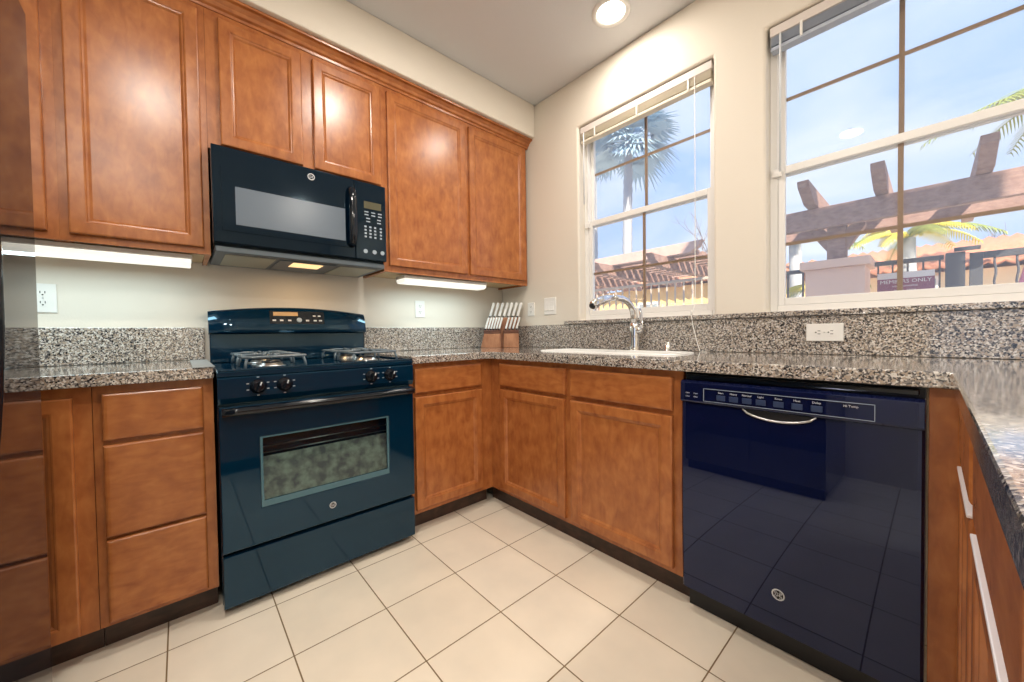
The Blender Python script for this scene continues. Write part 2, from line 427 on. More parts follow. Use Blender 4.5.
for a, b in ((2.36, 3.42), (3.48, 4.54)): w.box(a, b, -3.15, -3.08, 0.002, 0.06).box(a, b, -3.15, -3.08, 2.06, 2.118)
build('frame', w, 'vinyl', pd, 0.003)
for a, b in ((2.36, 3.42), (3.48, 4.54)): build('pane', MB().box(a + .001, b - .001, -3.118, -3.112, 0.0605, 2.0595), 'pane', pd)
w = MB().box(-1.0, 7.0, -6.2, -3.18, 2.55, 2.66); struct('patio_roof', w, 'roofing', 'unseen patio cover added to block the sun at the patio door')  # unseen cover, added to keep direct sun out of the patio door
w = MB().box(-8.0, 14.0, -20.0, -3.18, -0.25, -0.13); struct('patio_floor', w, 'paving', 'patio paving outside the added patio door')
def portal(name, loc, rot, sx, sy):
    d = bpy.data.lights.new(name, 'AREA'); d.shape = 'RECTANGLE'; d.size = sx; d.size_y = sy; d.cycles.is_portal = True
    o = bpy.data.objects.new(name, d); COL.objects.link(o); o.location = loc; o.rotation_euler = rot
portal('daylight_portal', (3.45, -3.17, 1.06), (R(90), 0, 0), 2.3, 2.12)
portal('daylight_portal', (1.2185, 0.135, 1.736), (R(-90), 0, 0), 0.84, 1.28)
portal('daylight_portal', (2.2765, 0.135, 1.736), (R(-90), 0, 0), 0.84, 1.28)
w = MB().box(5.6, 5.72, -3.05, 0.14, 0.0, H); struct('wall_right', w, 'wall', 'pale wall across the dining side')
# window wall with two openings
W1, W2, WZ = (0.800, 1.637), (1.858, 2.695), (1.100, 2.372)
w = MB()
xs = [0.0, W1[0], W1[1], W2[0], W2[1], 5.6]; zs = [0.0, WZ[0], WZ[1], H]
bm = w.bm; V = {}
def vv(i, j):
    if (i, j) not in V: V[i, j] = bm.verts.new((xs[i], 0.0, zs[j]))
    return V[i, j]
fs = []
for i in range(5):
    for j in range(3):
        if j == 1 and i in (1, 3): continue
        fs.append(bm.faces.new([vv(i, j), vv(i + 1, j), vv(i + 1, j + 1), vv(i, j + 1)]))
ret = bmesh.ops.extrude_face_region(bm, geom=fs)
bmesh.ops.translate(bm, verts=[e for e in ret['geom'] if isinstance(e, bmesh.types.BMVert)], vec=(0, 0.14, 0))
bmesh.ops.dissolve_limit(bm, angle_limit=R(1), verts=bm.verts[:], edges=bm.edges[:])
ww = struct('wall_window', w, 'wall', 'cream wall with the two kitchen windows', 0.012)
ww.modifiers[0].segments = 3
# soffit over the wall cabinets
s = MB().box(0.0, 0.405, -3.05, 0.0, 2.462, H); struct('trim_1', s, 'wall', 'drywall soffit above the wall cabinets', 0.008)
# unseen upper storey, added and sized to shade the pergola outside
s = MB().box(3.4, 6.3, -3.05, 0.2, H + 0.14, 7.2); struct('wall_shade_block', s, 'cream_stucco', 'unseen upper storey added to shade the pergola')

# ------------------------------------------------------------------ ceiling lights
def downlight(x, y, label, power=CAN_W):
    t = thing('ceiling_downlight', label, 'ceiling light', (x, y, H), 'recessed ceiling lights')
    mb = MB().lathe([(0.098, 0.0), (0.098, -0.004), (0.092, -0.009), (0.080, -0.010), (0.072, -0.004), (0.072, 0.0)], (x, y, H), EZ, 32, caps=False)
    build('trim_ring', mb, 'white', t)
    mb = MB().lathe([(0.073, -0.001), (0.073, -0.0035), (0.05, -0.0055), (0.0, -0.0065)], (x, y, H), EZ, 32)
    build('lens', mb, 'lens', t)
    ld = bpy.data.lights.new('downlight_lamp', 'AREA'); ld.shape = 'DISK'; ld.size = 0.14; ld.energy = power; ld.color = CAN_COL
    lo = bpy.data.objects.new('downlight_lamp', ld); COL.objects.link(lo); lo.location = (0, 0, -0.016); lo.parent = t
    return t
downlight(1.231, -0.262, 'round recessed ceiling light in front of the sink window', CAN_W * 0.33)
for x, y, l in ((1.231, -1.16, 'recessed ceiling light above the floor before the range'), (1.90, -2.10, 'recessed ceiling light above the refrigerator front'),
                (3.3, -2.5, 'added recessed fill light over the peninsula counter'), (3.9, -0.8, 'added recessed fill light over the dining side by the window'),  # dining-side lamps are unseen, added as ambient fill
                (3.9, -2.2, 'added recessed fill light over the dining side by the back wall')):
    downlight(x, y, l, CAN_W * (0.75 if x < 1.5 else 1.1))

# ================================================================== BASE CABINETS, STOVE WALL
FX = 0.61   # face-frame plane of stove-wall cabinets
def base_unit_left(name, label, y0, y1):
    t = thing(name, label, 'base cabinet', (0.30, (y0 + y1) / 2, 0))
    build('body', MB().box(0.004, FX - 0.019, y0 + 0.001, y1 - 0.001, 0.10, 0.873), 'wood', t)
    build('face_frame', MB().box(FX - 0.0185, FX, y0 + 0.0005, y1 - 0.0005, 0.10, 0.873), 'wood', t)
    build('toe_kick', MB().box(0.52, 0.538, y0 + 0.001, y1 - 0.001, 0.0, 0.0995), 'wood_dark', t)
    return t
b1 = base_unit_left('base_cabinet', 'low wooden cabinet with three stacked drawers left of the black range', -2.203, -1.906)
for z0, z1 in ((0.116, 0.380), (0.390, 0.684), (0.698, 0.848)):
    drawer(b1, (FX, -2.182, z0), EY, EZ, EX, 0.246, z1 - z0)
b2 = base_unit_left('base_cabinet', 'low wooden cabinet with one tall door beside the refrigerator', -2.72, -2.2035)
door(b2, (FX, -2.69, 0.108), EY, EZ, EX, 0.448, 0.735)
b3 = base_unit_left('base_cabinet', 'low wooden corner cabinet with drawer over door right of the range', -1.136, -0.60)
drawer(b3, (FX, -1.113, 0.722), EY, EZ, EX, 0.42, 0.128)
door(b3, (FX, -1.113, 0.124), EY, EZ, EX, 0.422, 0.578)

# ------------------------------------------------------------------ SINK CABINET (window wall)
FY = -0.61
t = thing('sink_cabinet', 'low wooden cabinet with two doors under the sink', 'base cabinet', (1.18, -0.30, 0))
build('body', MB().box(0.613, 1.75, FY + 0.019, -0.004, 0.10, 0.73), 'wood', t)
build('face_frame', MB().box(0.6115, 1.752, FY, FY + 0.0185, 0.10, 0.873), 'wood', t)
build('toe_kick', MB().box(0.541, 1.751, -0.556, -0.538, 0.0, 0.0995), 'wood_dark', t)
drawer(t, (0.706, FY, 0.722), EX, EZ, -EY, 0.492, 0.127, 'drawer_front')
drawer(t, (1.228, FY, 0.722), EX, EZ, -EY, 0.488, 0.127, 'drawer_front')
door(t, (0.706, FY, 0.124), EX, EZ, -EY, 0.484, 0.578)
door(t, (1.228, FY, 0.124), EX, EZ, -EY, 0.488, 0.578)

# ------------------------------------------------------------------ PENINSULA CABINETS (face -x)
PX = 2.42
def pen_unit(label, y0, y1, d0, d1, filler=False):
    t = thing('peninsula_cabinet', label, 'base cabinet', (2.73, (y0 + y1) / 2, 0))
    build('body', MB().box(PX + 0.019, 3.02, y0 + 0.001, y1 - 0.001, 0.10, 0.873), 'wood', t)
    build('face_frame', MB().box(PX, PX + 0.0185, y0 + 0.0005, y1 - 0.0005, 0.10, 0.873), 'wood', t)
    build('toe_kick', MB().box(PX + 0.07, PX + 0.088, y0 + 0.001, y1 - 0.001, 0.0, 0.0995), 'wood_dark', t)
    drawer(t, (PX, d1, 0.724), -EY, EZ, -EX, d1 - d0, 0.122)
    dr_ = door(t, (PX, d1, 0.124), -EY, EZ, -EX, d1 - d0, 0.576)
    build('edge_glare', MB().box(PX - 0.0225, PX - 0.002, d0 + 0.004, d1 - 0.004, 0.7005, 0.7065), 'satin', dr_, 0.0015)['label'] = 'pale satin strip standing in for glare along the door top'  # glare on the door's top edge, built as a pale strip
    if filler:
        build('filler_panel', MB().box(2.3545, PX - 0.0005, FY - 0.019, FY, 0.0, 0.873), 'wood', t, 0.001)
    return t
pen_unit('peninsula cabinet with drawer over door next to the dishwasher', -1.055, -0.612, -1.018, -0.680, True)
pen_unit('peninsula cabinet with drawer over door nearest the camera', -1.88, -1.057, -1.56, -1.095)

# ================================================================== COUNTERS
mb = slab_cells([0.001, 0.65], [-3.04, -1.9045], lambda x, y: True, 0.875, 0.915)
tag(build('countertop', mb, 'granite', None, 0.004, 2), 'speckled granite countertop left of the range', 'countertop')
SX, SY = (0.84, 1.60), (-0.408, -0.183)
mb = slab_cells([0.001, 0.65, SX[0], SX[1], 2.390, 3.07], [-1.90, -1.1385, -0.65, SY[0], SY[1], -0.001],
    lambda x, y: (x < 0.65 and y > -1.1385) or (0.65 < x < 2.39 and y > -0.65 and not (SX[0] < x < SX[1] and SY[0] < y < SY[1])) or x > 2.39, 0.875, 0.915)
tag(build('countertop', mb, 'granite', None, 0.004, 2), 'long speckled granite countertop around the sink and peninsula', 'countertop')
def splash(label, a):
    return tag(build('backsplash', MB().box(*a), 'granite', None, 0.002), label, 'backsplash')
splash('granite backsplash strip left of the range', (0.001, 0.021, -3.04, -1.9045, 0.916, 1.070))
splash('granite backsplash strip right of the range behind the knife block', (0.001, 0.021, -1.1385, -0.022, 0.916, 1.070))
splash('long granite backsplash under both windows', (0.001, 3.07, -0.021, -0.001, 0.916, 1.0765))
s = MB().box(0.690, 3.07, -0.034, 0.055, 1.0775, 1.0995); struct('trim_2', s, 'granite', 'granite window sill ledge', 0.003)

# ------------------------------------------------------------------ SINK
t = thing('sink', 'white double bowl sink set in the counter under the window', 'sink', (1.22, -0.34, 0.915))
def rr(x0, x1, y0, y1, z, r, k=5):
    pts = []
    for cx, cy, a0 in ((x1 - r, y0 + r, -90), (x1 - r, y1 - r, 0), (x0 + r, y1 - r, 90), (x0 + r, y0 + r, 180)):
        for q in range(k + 1):
            a = R(a0 + 90 * q / k); pts.append((cx + r * math.cos(a), cy + r * math.sin(a), z))
    return pts
mb = MB()
mb.loft([rr(0.815, 1.625, -0.425, -0.165, 0.9155, 0.05), rr(0.816, 1.624, -0.424, -0.166, 0.919, 0.05), rr(0.824, 1.616, -0.417, -0.172, 0.9215, 0.045),
         rr(0.842, 1.598, -0.405, -0.186, 0.9205, 0.04), rr(0.846, 1.594, -0.402, -0.189, 0.917, 0.04)], True, False, False, True)
build('rim', mb, 'sink', t)
for x0, x1 in ((0.850, 1.212), (1.228, 1.590)):
    mb = MB(); mb.loft([rr(x0, x1, -0.399, -0.192, 0.917, 0.04), rr(x0 + .006, x1 - .006, -0.394, -0.197, 0.80, 0.04), rr(x0 + .03, x1 - .03, -0.38, -0.212, 0.745, 0.04)], True, False, True, True)
    bw = build('bowl', mb, 'sink', t)
    mb = MB().lathe([(0.045, 0.0), (0.045, 0.004), (0.03, 0.005), (0.028, 0.002)], ((x0 + x1) / 2, -0.296, 0.7455), EZ, 20)
    build('drain', mb, 'steel', bw)
build('divider', MB().box(1.2125, 1.2275, -0.401, -0.190, 0.80, 0.9165), 'sink', t, 0.003)

# ------------------------------------------------------------------ FAUCET
t = thing('faucet', 'chrome arched pull-down faucet behind the white sink', 'faucet', (1.25, -0.085, 0.915))
mb = MB().lathe([(0.030, 0.0), (0.030, 0.004), (0.028, 0.010), (0.026, 0.03), (0.026, 0.08), (0.028, 0.12), (0.024, 0.150), (0.015, 0.163)], (1.25, -0.085, 0.9155), EZ, 24)
build('body', mb, 'chrome', t)
sp = [(1.25, -0.085, 1.06), (1.25, -0.086, 1.10), (1.25, -0.098, 1.138), (1.25, -0.128, 1.170), (1.25, -0.170, 1.190), (1.25, -0.215, 1.200), (1.25, -0.262, 1.201), (1.25, -0.305, 1.197)]
build('spout', MB().tube(sp, [0.021, 0.020, 0.0185, 0.0175, 0.017, 0.0165, 0.016, 0.0158], 14), 'chrome', t)
hd = [(1.25, -0.3055, 1.1968), (1.25, -0.345, 1.192), (1.25, -0.39, 1.183), (1.25, -0.435, 1.169), (1.25, -0.468, 1.153), (1.25, -0.476, 1.147)]
h = build('spray_head', MB().tube(hd, [0.0160, 0.0190, 0.0215, 0.0230, 0.0225, 0.018], 14), 'chrome', t)
build('spray_face', MB().tube([(1.25, -0.4762, 1.1468), (1.25, -0.4775, 1.1455)], [0.016, 0.015], 14), 'black', h)
mb = MB().tube([(1.268, -0.085, 1.02), (1.284, -0.080, 1.03), (1.291, -0.078, 1.038)], [0.024, 0.021, 0.014], 14)
hb = build('handle_hub', mb, 'chrome', t)
mb = MB().tube([(1.290, -0.079, 1.036), (1.284, -0.070, 1.075), (1.272, -0.056, 1.120), (1.262, -0.046, 1.150)], [0.013, 0.011, 0.009, 0.007], 10, flat=0.65)
build('lever', mb, 'chrome', hb)
mb = MB().lathe([(0.021, 0.0), (0.021, 0.004), (0.015, 0.006), (0.0155, 0.04), (0.013, 0.047), (0.006, 0.05)], (1.44, -0.085, 0.9155), EZ, 20)
tag(build('air_gap_cap', mb, 'chrome'), 'small chrome air gap cap standing right of the faucet', 'air gap cap')

# ================================================================== RANGE
RY0, RY1 = -1.8995, -1.1425
t = thing('gas_range', 'glossy black freestanding gas range with oven door', 'range', (0.33, -1.521, 0))
rng = t
build('body', MB().box(0.022, 0.628, RY0 + 0.002, RY1 - 0.002, 0.03, 0.878), 'stove_black', t, 0.003)
for x in (0.06, 0.57):
    for y in (RY0 + 0.05, RY1 - 0.05):
        build('foot', MB().lathe([(0.018, 0), (0.018, 0.012), (0.010, 0.014), (0.010, 0.030)], (x, y, 0.0), EZ, 14), 'black', t)
mb = MB().box(0.024, 0.668, RY0, RY1, 0.878, 0.897)
# raised lip round the cooktop
mb.box(0.090, 0.668, RY0, RY0 + 0.012, 0.897, 0.904).box(0.090, 0.668, RY1 - 0.012, RY1, 0.897, 0.904).box(0.652, 0.668, RY0 + 0.012, RY1 - 0.012, 0.897, 0.904)
build('cooktop', mb, 'stove_black', t, 0.004, 3)
# control panel: slightly sloped front
cp = MB().prism([(0.628, RY0 + 0.001, 0.778), (0.664, RY0 + 0.001, 0.778), (0.674, RY0 + 0.001, 0.800), (0.672, RY0 + 0.001, 0.872), (0.662, RY0 + 0.001, 0.8775), (0.628, RY0 + 0.001, 0.8775)], (0, RY1 - RY0 - 0.002, 0))
build('control_panel', cp, 'stove_black', t, 0.002)
for i, y in enumerate((-1.777, -1.690, -1.350, -1.263)):
    kb = MB().lathe([(0.027, 0.0), (0.027, 0.006), (0.021, 0.009), (0.0195, 0.020), (0.016, 0.022)], (0.6735, y, 0.836), EX, 24)
    k = build('knob', kb, 'black_gloss', t)
    g = MB().obox((0.704, y, 0.836), EX, Vector((0, 0.35, 1)), Vector((0, 1, -0.35)), 0.020, 0.038, 0.011); build('knob_grip', g, 'black_gloss', k, 0.003)
    g = MB().obox((0.7145, y + 0.004, 0.848), EX, Vector((0, 0.35, 1)), Vector((0, 1, -0.35)), 0.0012, 0.013, 0.004); build('pointer', g, 'silver', k)
    for a in (20, 90, 160, 200, 270, 340):
        mk = MB().obox((0.6736, y + 0.034 * math.cos(R(a)), 0.836 + 0.034 * math.sin(R(a))), EX, EY, EZ, 0.001, 0.008, 0.0035)
        build('dial_mark', mk, 'print', t)
mk = MB().text('G E   X L 4 4', 0.010, (0.6650, -1.50, 0.787), EY, EZ, 0.0004); build('panel_lettering', mk, 'silver', t)
# oven door with window cut out
DZ0, DZ1 = 0.236, 0.768
wy0, wy1, wz0, wz1 = -1.776, -1.272, 0.372, 0.642
ys = [RY0 + 0.003, wy0, wy1, RY1 - 0.003]; zs = [DZ0, wz0, wz1, DZ1]
mb = MB(); bm = mb.bm; V = {}
def dv(i, j):
    if (i, j) not in V: V[i, j] = bm.verts.new((0.632, ys[i], zs[j]))
    return V[i, j]
fs = [bm.faces.new([dv(i, j), dv(i + 1, j), dv(i + 1, j + 1), dv(i, j + 1)]) for i in range(3) for j in range(3) if not (i == 1 and j == 1)]
ret = bmesh.ops.extrude_face_region(bm, geom=fs); bmesh.ops.translate(bm, verts=[e for e in ret['geom'] if isinstance(e, bmesh.types.BMVert)], vec=(0.038, 0, 0))
bmesh.ops.dissolve_limit(bm, angle_limit=R(1), verts=bm.verts[:], edges=bm.edges[:])
od = build('oven_door', mb, 'stove_glass', t, 0.003, 2)
mb = MB()
for a in ((wy0 + 0.0005, wy0 + 0.009, wz0 + 0.0005, wz1 - 0.0005), (wy1 - 0.009, wy1 - 0.0005, wz0 + 0.0005, wz1 - 0.0005), (wy0 + 0.009, wy1 - 0.009, wz0 + 0.0005, wz0 + 0.024), (wy0 + 0.009, wy1 - 0.009, wz1 - 0.006, wz1 - 0.0005)):
    mb.box(0.660, 0.6695, a[0], a[1], a[2], a[3])
build('window_border', mb, mat('oven_window_border', (0.07, 0.16, 0.20), 0.15), od)
build('window_pane', MB().box(0.662, 0.666, wy0 + 0.009, wy1 - 0.009, wz0 + 0.024, wz1 - 0.006), 'oven_pane', od)
build('oven_liner', MB().box(0.6325, 0.636, wy0 + 0.0005, wy1 - 0.0005, wz0 + 0.0005, wz1 - 0.0005), 'stove_black', od)
build('oven_floor', MB().prism([(0.6365, wy0 + 0.001, wz0 + 0.185), (0.6365, wy0 + 0.001, wz0 + 0.001), (0.6600, wy0 + 0.001, wz0 + 0.001)], (0, wy1 - wy0 - 0.002, 0)), 'oven_in', od)
mb = MB()
for z in (0.575, 0.600): mb.tube([(0.656, wy0 + 0.01, z), (0.656, wy1 - 0.01, z)], 0.0022, 6)
build('oven_rack', mb, 'steel', od)
hp = []
for q in range(17):
    a = q / 16; hp.append((0.692 + 0.010 * math.sin(math.pi * a), -1.888 + a * 0.734, 0.752))
hd = build('handle', MB().tube(hp, 0.0155, 12), 'black_gloss', od)
for y in (-1.876, -1.166):
    build('handle_post', MB().box(0.6705, 0.690, y - 0.012, y + 0.012, 0.738, 0.764), 'black_gloss', od, 0.003)
emblem(od, (0.6703, -1.524, 0.302), EY, EZ, 0.0135)
dr = build('drawer', MB().box(0.632, 0.666, RY0 + 0.003, RY1 - 0.003, 0.032, 0.222), 'stove_black', t, 0.004)
# backguard: recessed lower face and bulging arched console
build('backguard', MB().box(0.024, 0.060, RY0 + 0.012, RY1 - 0.012, 0.8975, 1.09), 'stove_black', t, 0.004)
N = 24; rings = []
for i in range(N + 1):
    a = i / N; y = RY0 + 0.008 + a * (RY1 - RY0 - 0.016); tz = 1.147 + 0.030 * (1 - (2 * a - 1) ** 2)
    ex = 0.018 * (abs(2 * a - 1) ** 8)
    rings.append([(0.024, y, 1.036), (0.084 - ex, y, 1.036), (0.098 - ex, y, 1.046), (0.100 - ex, y, 1.060), (0.076 - ex, y, tz - 0.012), (0.066 - ex, y, tz - 0.003), (0.052, y, tz), (0.024, y, tz)])
con = build('console', MB().loft(rings, True, True, True, True), 'stove_black', t)
md = con.modifiers.new('split', 'EDGE_SPLIT'); md.split_angle = R(50)
def conpt(y, z): # point on the sloping console face
    a = (z - 1.060) / (1.161 - 1.060); return (0.1005 - 0.024 * a, y, z)
def conquad(mb, y0, y1, z0, z1, d=0.0008):
    p = [Vector(conpt(y, z)) + Vector((d, 0, d * .3)) for y, z in ((y0, z0), (y1, z0), (y1, z1), (y0, z1))]
    mb.loft([[q - Vector((0.0012, 0, 0)) for q in p], p], True, True, True)
mb = MB(); conquad(mb, -1.645, -1.385, 1.088, 1.156); pn = build('clock_panel', mb, 'black_gloss', con)
mb = MB(); conquad(mb, -1.628, -1.515, 1.130, 1.150, 0.0016); build('clock_display', mb, mat('amber_clock', (0.55, 0.36, 0.17), 0.2), pn)
for y in (-1.625, -1.592, -1.555, -1.47, -1.432, -1.405):
    mb = MB(); conquad(mb, y - 0.008, y + 0.008, 1.102, 1.110, 0.0018); build('button', mb, 'silver', pn)
for y in (-1.435, -1.41):
    mb = MB(); conquad(mb, y - 0.007, y + 0.007, 1.128, 1.135, 0.0018); build('button', mb, 'silver', pn)
mb = MB().lathe([(0.013, 0), (0.013, 0.004), (0.010, 0.006)], Vector(conpt(-1.51, 1.108)) + Vector((0.0008, 0, 0)), Vector((1, 0, 0.27)), 18); build('dial', mb, 'print', pn)
# burners
for x, y in ((0.49, -1.705), (0.22, -1.705), (0.49, -1.305), (0.22, -1.305)):
    b = build('burner', MB().lathe([(0.055, 0.0), (0.055, 0.003), (0.042, 0.006), (0.040, 0.014)], (x, y, 0.8975), EZ, 24), 'steel', t)
    build('burner_cap', MB().lathe([(0.034, 0.0145), (0.036, 0.018), (0.034, 0.023), (0.0, 0.025)], (x, y, 0.8975), EZ, 24), 'black', b)
# grates: each lifts off
def grate(x, y, label):
    g = thing('burner_grate', label, 'burner grate', (x, y, 0.8975), 'cast iron burner grates')
    a = 0.115; bb = 0.108; z = 0.942; mb = MB()
    pts = [(x + p[0] - 0, y + p[1], z) for p in [(q[0], q[1]) for q in rr(-a, a, -bb, bb, 0, 0.03, 4)]]
    mb.tube(pts, 0.0055, 8, closed=True); build('frame', mb, 'iron', g)
    for dx, dy in ((1, 0), (-1, 0), (0, 1), (0, -1)):
        L = a if dx else bb
        mb = MB().tube([(x + dx * L, y + dy * L, z), (x + dx * L * .62, y + dy * L * .62, z + 0.007), (x + dx * 0.03, y + dy * 0.03, z + 0.007)], [0.0055, 0.0055, 0.004], 8)
        build('finger', mb, 'iron', g)
    for dx in (-1, 1):
        for dy in (-1, 1):
            mb = MB().tube([(x + dx * (a - 0.012), y + dy * (bb - 0.012), z), (x + dx * (a - 0.006), y + dy * (bb - 0.006), 0.918), (x + dx * (a - 0.004), y + dy * (bb - 0.004), 0.8995)], 0.0052, 8)
            build('foot', mb, 'iron', g)
grate(0.505, -1.705, 'front left burner grate on the black range')
grate(0.235, -1.705, 'back left burner grate on the black range')
grate(0.505, -1.305, 'front right burner grate on the black range')
grate(0.235, -1.305, 'back right burner grate on the black range')
mb = MB().box(0.08, 0.655, -1.962, -1.901, 0.9155, 0.9185)
tag(build('gap_cover', mb, 'gapcover', None, 0.001), 'grey gap cover strip between left countertop and range', 'gap cover')

# ================================================================== MICROWAVE
MY0, MY1, MZ0, MZ1 = -1.882, -1.157, 1.412, 1.808
t = thing('microwave', 'black over-the-range microwave under the wall cabinets', 'microwave', (0.21, -1.52, MZ0))
build('body', MB().box(0.004, 0.385, MY0 + 0.003, MY1 - 0.003, 1.400, 1.822), 'mw_black', t, 0.003)
yc = -1.318
mb = MB(); 
d = build('door', MB().box(0.386, 0.420, MY0, yc - 0.001, MZ0, MZ1), 'mw_black', t, 0.004, 3)
build('door_inset', MB().box(0.4195, 0.4225, -1.852, -1.345, 1.462, 1.728), 'mw_black', d, 0.0012)
build('window_screen', MB().box(0.4225, 0.4235, -1.806, -1.366, 1.492, 1.650), 'mw_window', d, 0.0004)
hp = [(0.423, -1.338, 1.475), (0.445, -1.338, 1.487), (0.455, -1.338, 1.53), (0.457, -1.338, 1.61), (0.455, -1.338, 1.70), (0.445, -1.338, 1.742), (0.423, -1.338, 1.754)]
build('handle', MB().tube(hp, [0.013, 0.014, 0.0145, 0.015, 0.0145, 0.014, 0.013], 12, flat=1.25), 'black_gloss', d)
emblem(d, (0.4203, -1.515, 1.768), EY, EZ, 0.0155)
cpn = build('control_panel', MB().box(0.386, 0.420, yc + 0.001, MY1, MZ0, MZ1), 'mw_black', t, 0.004, 3)
build('display', MB().box(0.4200, 0.4212, -1.272, -1.182, 1.675, 1.712), 'display', cpn)
bi = 0
for r_, z in enumerate((1.655, 1.640, 1.622, 1.606)):
    for y in ((-1.270, -1.235, -1.200) if r_ < 2 else (-1.262, -1.205)):
        build('button', MB().box(0.4200, 0.4210, y, y + 0.020, z, z + 0.0055), 'print', cpn)
for z in (1.577, 1.560, 1.543, 1.526):
    for y in (-1.272, -1.247, -1.222, -1.192):
        build('button', MB().box(0.4200, 0.4210, y, y + 0.011, z, z + 0.009), 'print', cpn)
for y in (-1.268, -1.222, -1.180):
    build('button', MB().lathe([(0.011, 0), (0.011, 0.001)], (0.4200, y, 1.455), EX, 14), 'print', cpn)
# underside: hood frame, filters and lamp
build('bottom_grille', MB().box(0.02, 0.405, MY0 + 0.006, MY1 - 0.006, 1.376, 1.3995), 'vent', t, 0.004)
for y0, y1 in ((-1.84, -1.655), (-1.375, -1.195)):
    build('grease_filter', MB().box(0.06, 0.36, y0, y1, 1.3725, 1.3755), 'filter', t, 0.001)
build('lamp_housing', MB().box(0.06, 0.36, -1.64, -1.39, 1.3715, 1.3755), 'vent', t, 0.001)
build('cooktop_lamp', MB().box(0.22, 0.34, -1.58, -1.45, 1.3695, 1.3712), 'lamp_amber', t)
md = bpy.data.lights.new('cooktop_lamp_light', 'AREA'); md.size = 0.12; md.energy = 0.5; md.color = (1.0, 0.66, 0.35)
mo = bpy.data.objects.new('cooktop_lamp_light', md); COL.objects.link(mo); mo.parent = t; mo.location = (0.28 - 0.21, 0.005, 1.367 - MZ0)

# ================================================================== WALL CABINETS
UX = 0.325
def wall_unit(label, y0, y1, z0, z1, dz0, doors):
    t = thing('wall_cabinet', label, 'wall cabinet', (0.16, (y0 + y1) / 2, z0))
    mb = MB().box(0.003, UX - 0.019, y0 + 0.0005, y1 - 0.0005, z0 + 0.018, z1)
    mb.box(0.003, UX - 0.019, y0 + 0.0005, y0 + 0.018, z0, z0 + 0.018).box(0.003, UX - 0.019, y1 - 0.018, y1 - 0.0005, z0, z0 + 0.018)
    build('body', mb, 'wood', t)
    build('bottom_panel', MB().box(0.004, UX - 0.020, y0 + 0.0185, y1 - 0.0185, z0 + 0.012, z0 + 0.0175), 'wood_raw', t)
    build('face_frame', MB().box(UX - 0.0185, UX, y0, y1 - 0.0002, z0, z1), 'wood', t)
    for a, b in doors:
        door(t, (UX, a, dz0), EY, EZ, EX, b - a, z1 - 0.028 - dz0)
    return t
UT = 2.405
wall_unit('tall wooden wall cabinet at the far left beside the refrigerator', -2.80, -2.2981, 1.372, UT, 1.398, [(-2.77, -2.325)])
wall_unit('tall wooden wall cabinet with one wide door left of the microwave', -2.298, -1.886, 1.372, UT, 1.398, [(-2.275, -1.908)])
wall_unit('short two door wooden wall cabinet above the microwave', -1.8855, -1.1335, 1.8235, UT, 1.845, [(-1.842, -1.528), (-1.478, -1.118 - 0.028)])
wall_unit('tall two door wooden wall cabinet right of the microwave', -1.133, -0.022, 1.378, UT, 1.412, [(-1.105, -0.580), (-0.552, -0.048)])
# crown moulding
prof = [(UX - 0.018, UT + 0.001), (UX + 0.004, UT + 0.001), (UX + 0.006, UT + 0.012), (UX + 0.016, UT + 0.018), (UX + 0.022, UT + 0.030), (UX + 0.038, UT + 0.042), (UX + 0.052, UT + 0.046), (UX + 0.054, 2.4612), (UX - 0.018, 2.4612)]
mb = MB().prism([(x, -2.82, z) for x, z in prof], (0, 2.818, 0))
tag(build('crown_moulding', mb, 'wood_h'), 'stepped wooden crown moulding along the top of the wall cabinets', 'moulding')

# under-cabinet lights
def under_light(label, y0, y1, zt, energy):
    t = thing('under_cabinet_light', label, 'under cabinet light', (0.235, (y0 + y1) / 2, zt), 'under cabinet lights')
    build('housing', MB().box(0.160, 0.285, y0, y1, zt - 0.020, zt - 0.001), 'white', t, 0.002)
    pr = [(0.163, zt - 0.0205), (0.163, zt - 0.030), (0.180, zt - 0.044), (0.262, zt - 0.044), (0.282, zt - 0.034), (0.2835, zt - 0.0205)]
    build('diffuser', MB().prism([(x, y0 + 0.004, z) for x, z in pr], (0, y1 - y0 - 0.008, 0)), 'tube', t, 0.003)
    ld = bpy.data.lights.new('tube_lamp', 'AREA'); ld.shape = 'RECTANGLE'; ld.size = 0.08; ld.size_y = y1 - y0 - 0.05; ld.energy = energy; ld.color = (0.72, 0.95, 1.0)
    lo = bpy.data.objects.new('tube_lamp', ld); COL.objects.link(lo); lo.parent = t; lo.location = (0, 0, -0.047)
under_light('long white under cabinet light beneath the left wall cabinets', -2.72, -1.946, 1.372, UNDER_W * 1.2)
under_light('glowing under cabinet light beneath the right wall cabinet', -0.993, -0.376, 1.378, UNDER_W)

# ================================================================== DISHWASHER
DX0, DX1 = 1.7565, 2.3515
t = thing('dishwasher', 'black built-in dishwasher under the counter', 'dishwasher', (2.054, -0.33, 0))
build('body', MB().box(DX0 + 0.002, DX1 - 0.002, -0.600, -0.03, 0.06, 0.868), 'black', t)
build('toe_panel', MB().box(DX0 + 0.004, DX1 - 0.004, -0.585, -0.568, 0.0, 0.092), 'black', t)
nz = 14; rings = []
for i in range(nz + 1):
    a = i / nz; z = 0.095 + a * (0.768 - 0.095); b = 0.006 * (1 - (2 * a - 1) ** 2)
    rings.append([(DX0 + 0.002, -0.602, z), (DX0 + 0.002, -0.636 - b, z), (DX0 + 0.008, -0.642 - b, z), (DX1 - 0.008, -0.642 - b, z), (DX1 - 0.002, -0.636 - b, z), (DX1 - 0.002, -0.602, z)])
dd = build('door', MB().loft(rings, True, True, True, True), 'dw_black', t)
md = dd.modifiers.new('split', 'EDGE_SPLIT'); md.split_angle = R(30)
pts = []
